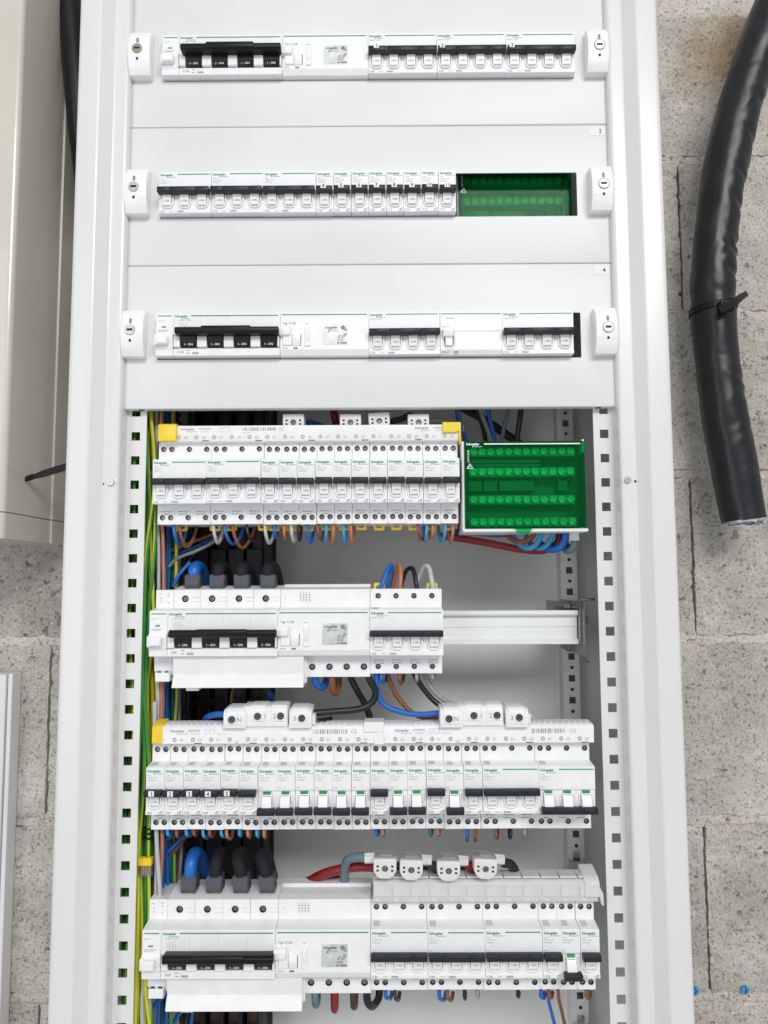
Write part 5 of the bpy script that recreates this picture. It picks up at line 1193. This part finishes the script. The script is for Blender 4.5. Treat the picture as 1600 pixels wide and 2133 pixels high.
# ---- black cable between the two cabinets at the top left
wire([(138, -60, 120), (150, 60, 118), (160, 170, 116), (172, 300, 118), (190, 420, 130)], 15, 'cable', 'black sheathed cable squeezed between the two cabinets, top left', cat='cable', name='sheathed_cable', seg=18)
# ---- the thick black cable on the right
cb = at(1485, 620, 118); t = empty('thick_cable', 'thick black cable hanging down the wall with a cut end', 'cable', cb)
path = [at(u, v, y) - cb for u, v, y in ((1660, -90, 96), (1612, 20, 102), (1575, 115, 106), (1541, 220, 110), (1515, 330, 113), (1497, 440, 116), (1487, 540, 118), (1485, 640, 119), (1493, 740, 120), (1507, 850, 120), (1527, 960, 120), (1550, 1084, 120))]
bm = new(); sp = smooth_path(path, 10)
def cable_r(tt):
    return 25.2 + .5 * math.sin(tt * 23) - 1.2 * math.exp(-((tt - .62) / .012) ** 2)
sp = smooth_path(path, 22); tube(bm, sp, cable_r, seg=56, raw=True)
bmesh.ops.subdivide_edges(bm, edges=[e for e in bm.edges], cuts=0) if False else None
FOLDS = [((at(1500, v_, 100) - cb).z, sl, dp) for v_, sl, dp in ((120, -.9, .03), (195, -.7, .05), (238, .8, .06), (262, -.9, .05), (345, -.8, .06), (372, .5, .04), (402, -.7, .06), (470, -.9, .03), (497, -.8, .07), (532, .7, .06), (550, -.5, .05), (765, -.6, .035), (790, -.7, .03), (905, .4, .03), (960, -.5, .02))]
for v in bm.verts:
    p = v.co; k = noise.noise(Vector((p.x * .03, p.y * .05, p.z * .022)) + Vector((3, 1, 7))); k2 = noise.fractal(Vector((p.x * .05, p.y * .05, p.z * .03)), 1, 2, 3)
    k3 = noise.noise(Vector((p.x * .03, p.y * .02 + 4, p.z * .022)))
    f = 1 - abs(k) * .06 + k2 * .012 - max(0, .10 - abs(k3)) * .12
    # push radially relative to the nearest path point
    c_ = min(sp, key=lambda q: (q - p).length_squared); sd_ = (p - c_).x / 25
    for zf, sl, dp in FOLDS:
        dd = p.z - zf - sl * (p - c_).x
        if abs(dd) < 30: f -= dp * math.exp(-(dd / 4.0) ** 2) * max(0, min(1, sd_ * 1.6 + .3)) - dp * .5 * math.exp(-((dd - 9) / 6.0) ** 2) * max(0, sd_)
    v.co = c_ + (p - c_) * f
part('cable_sheath', bm, 'cable', t, ang=60)
e = sp[-1]; dr = (sp[-1] - sp[-3]).normalized()
bm = new(); tube(bm, [e - dr * 1, e + dr * 2.2], 24.2, seg=32, raw=True, wob=.05); part('cut_end', bm, 'tinned', t)
bm = new()
for (a, rr) in ((0, 15), (2.1, 15), (4.2, 15)):
    q = e + dr * 2.5 + Vector((math.cos(a) * 11, math.sin(a) * 11, 0)); tube(bm, [q - dr, q + dr * 2], 8.5, seg=16, raw=True)
part('cable_core', bm, 'w_slate', t)
bm = new()
for k in range(46):
    a = k * .1366 * math.pi * 2 / 6.28 * 6.28 / 6.28 + rw.uniform(-.1, .1); a = k * 2 * math.pi / 46; rr = rw.uniform(19, 23.6)
    q = e + Vector((math.cos(a) * rr, math.sin(a) * rr, 0)) + dr * 1.5; tube(bm, [q, q + dr * rw.uniform(1.5, 4.5) + Vector((rw.uniform(-1, 1), rw.uniform(-1, 1), 0))], .7, seg=5, raw=True)
props(part('screen_strands', bm, 'tinned', t), kind='stuff')
# its zip tie
zc_ = at(1485, 645, 119); t = empty('cable_tie', 'black cable tie fastened round the thick hanging cable', 'cable tie', zc_)
bm = new(); N = 40; inn, out, inb, outb = [], [], [], []
for i in range(N):
    a = 2 * math.pi * i / N; r0, r1 = 25.2, 26.8; tilt = math.cos(a) * 3.0
    for lst, r, dz in ((inn, r0, 3.6), (out, r1, 3.6), (inb, r0, -3.6), (outb, r1, -3.6)): lst.append(bm.verts.new((r * math.cos(a), r * math.sin(a), tilt + dz)))
for i in range(N):
    j = (i + 1) % N; bm.faces.new((out[i], out[j], outb[j], outb[i])); bm.faces.new((inn[i], out[i], out[j], inn[j])) ; bm.faces.new((inb[i], inb[j], outb[j], outb[i]))
for i in range(22, 38):
    a = 2 * math.pi * (i + .5) / N; q = Vector((26.9 * math.cos(a), 26.9 * math.sin(a), math.cos(a) * 3.0))
    tube(bm, [q + Vector((0, 0, -2.6)), q + Vector((0, 0, 2.6))], .35, seg=4, raw=True)
bmesh.ops.recalc_face_normals(bm, faces=bm.faces); part('tie_band', bm, 'black', t)
h0 = at(1510, 638, 88) - zc_
bm = new(); box(bm, -6.5, 9.5, -5, 3, -6, 6, .9); c = new(); box(c, -3.5, 6.5, -7, -1, -3.2, 3.2); part('tie_head', cut(bm, c), 'black', t, h0, (0, math.radians(-4), 0))
bm = new(); q0, q1, q2, q3 = at(1500, 645, 82) - zc_, at(1530, 630, 76) - zc_, at(1545, 618, 74) - zc_, at(1557, 610, 73) - zc_
P = [q0, q1, q2, q3]; hw = [4.4, 4.4, 3.8, 3.0]; A, B, A2, B2 = [], [], [], []
for p, w in zip(P, hw):
    n_ = Vector((-.5, 0, .87)) * w; A.append(bm.verts.new(p + n_)); B.append(bm.verts.new(p - n_)); A2.append(bm.verts.new(p + n_ + Vector((0, 1.4, 0)))); B2.append(bm.verts.new(p - n_ + Vector((0, 1.4, 0))))
for i in range(3): bm.faces.new((A[i], A[i + 1], B[i + 1], B[i])); bm.faces.new((A2[i], B2[i], B2[i + 1], A2[i + 1])); bm.faces.new((A[i], A2[i], A2[i + 1], A[i + 1])); bm.faces.new((B[i], B[i + 1], B2[i + 1], B2[i]))
bm.faces.new((A[3], A2[3], B2[3], B[3])); bmesh.ops.recalc_face_normals(bm, faces=bm.faces); part('tie_tail', bm, 'black', t)
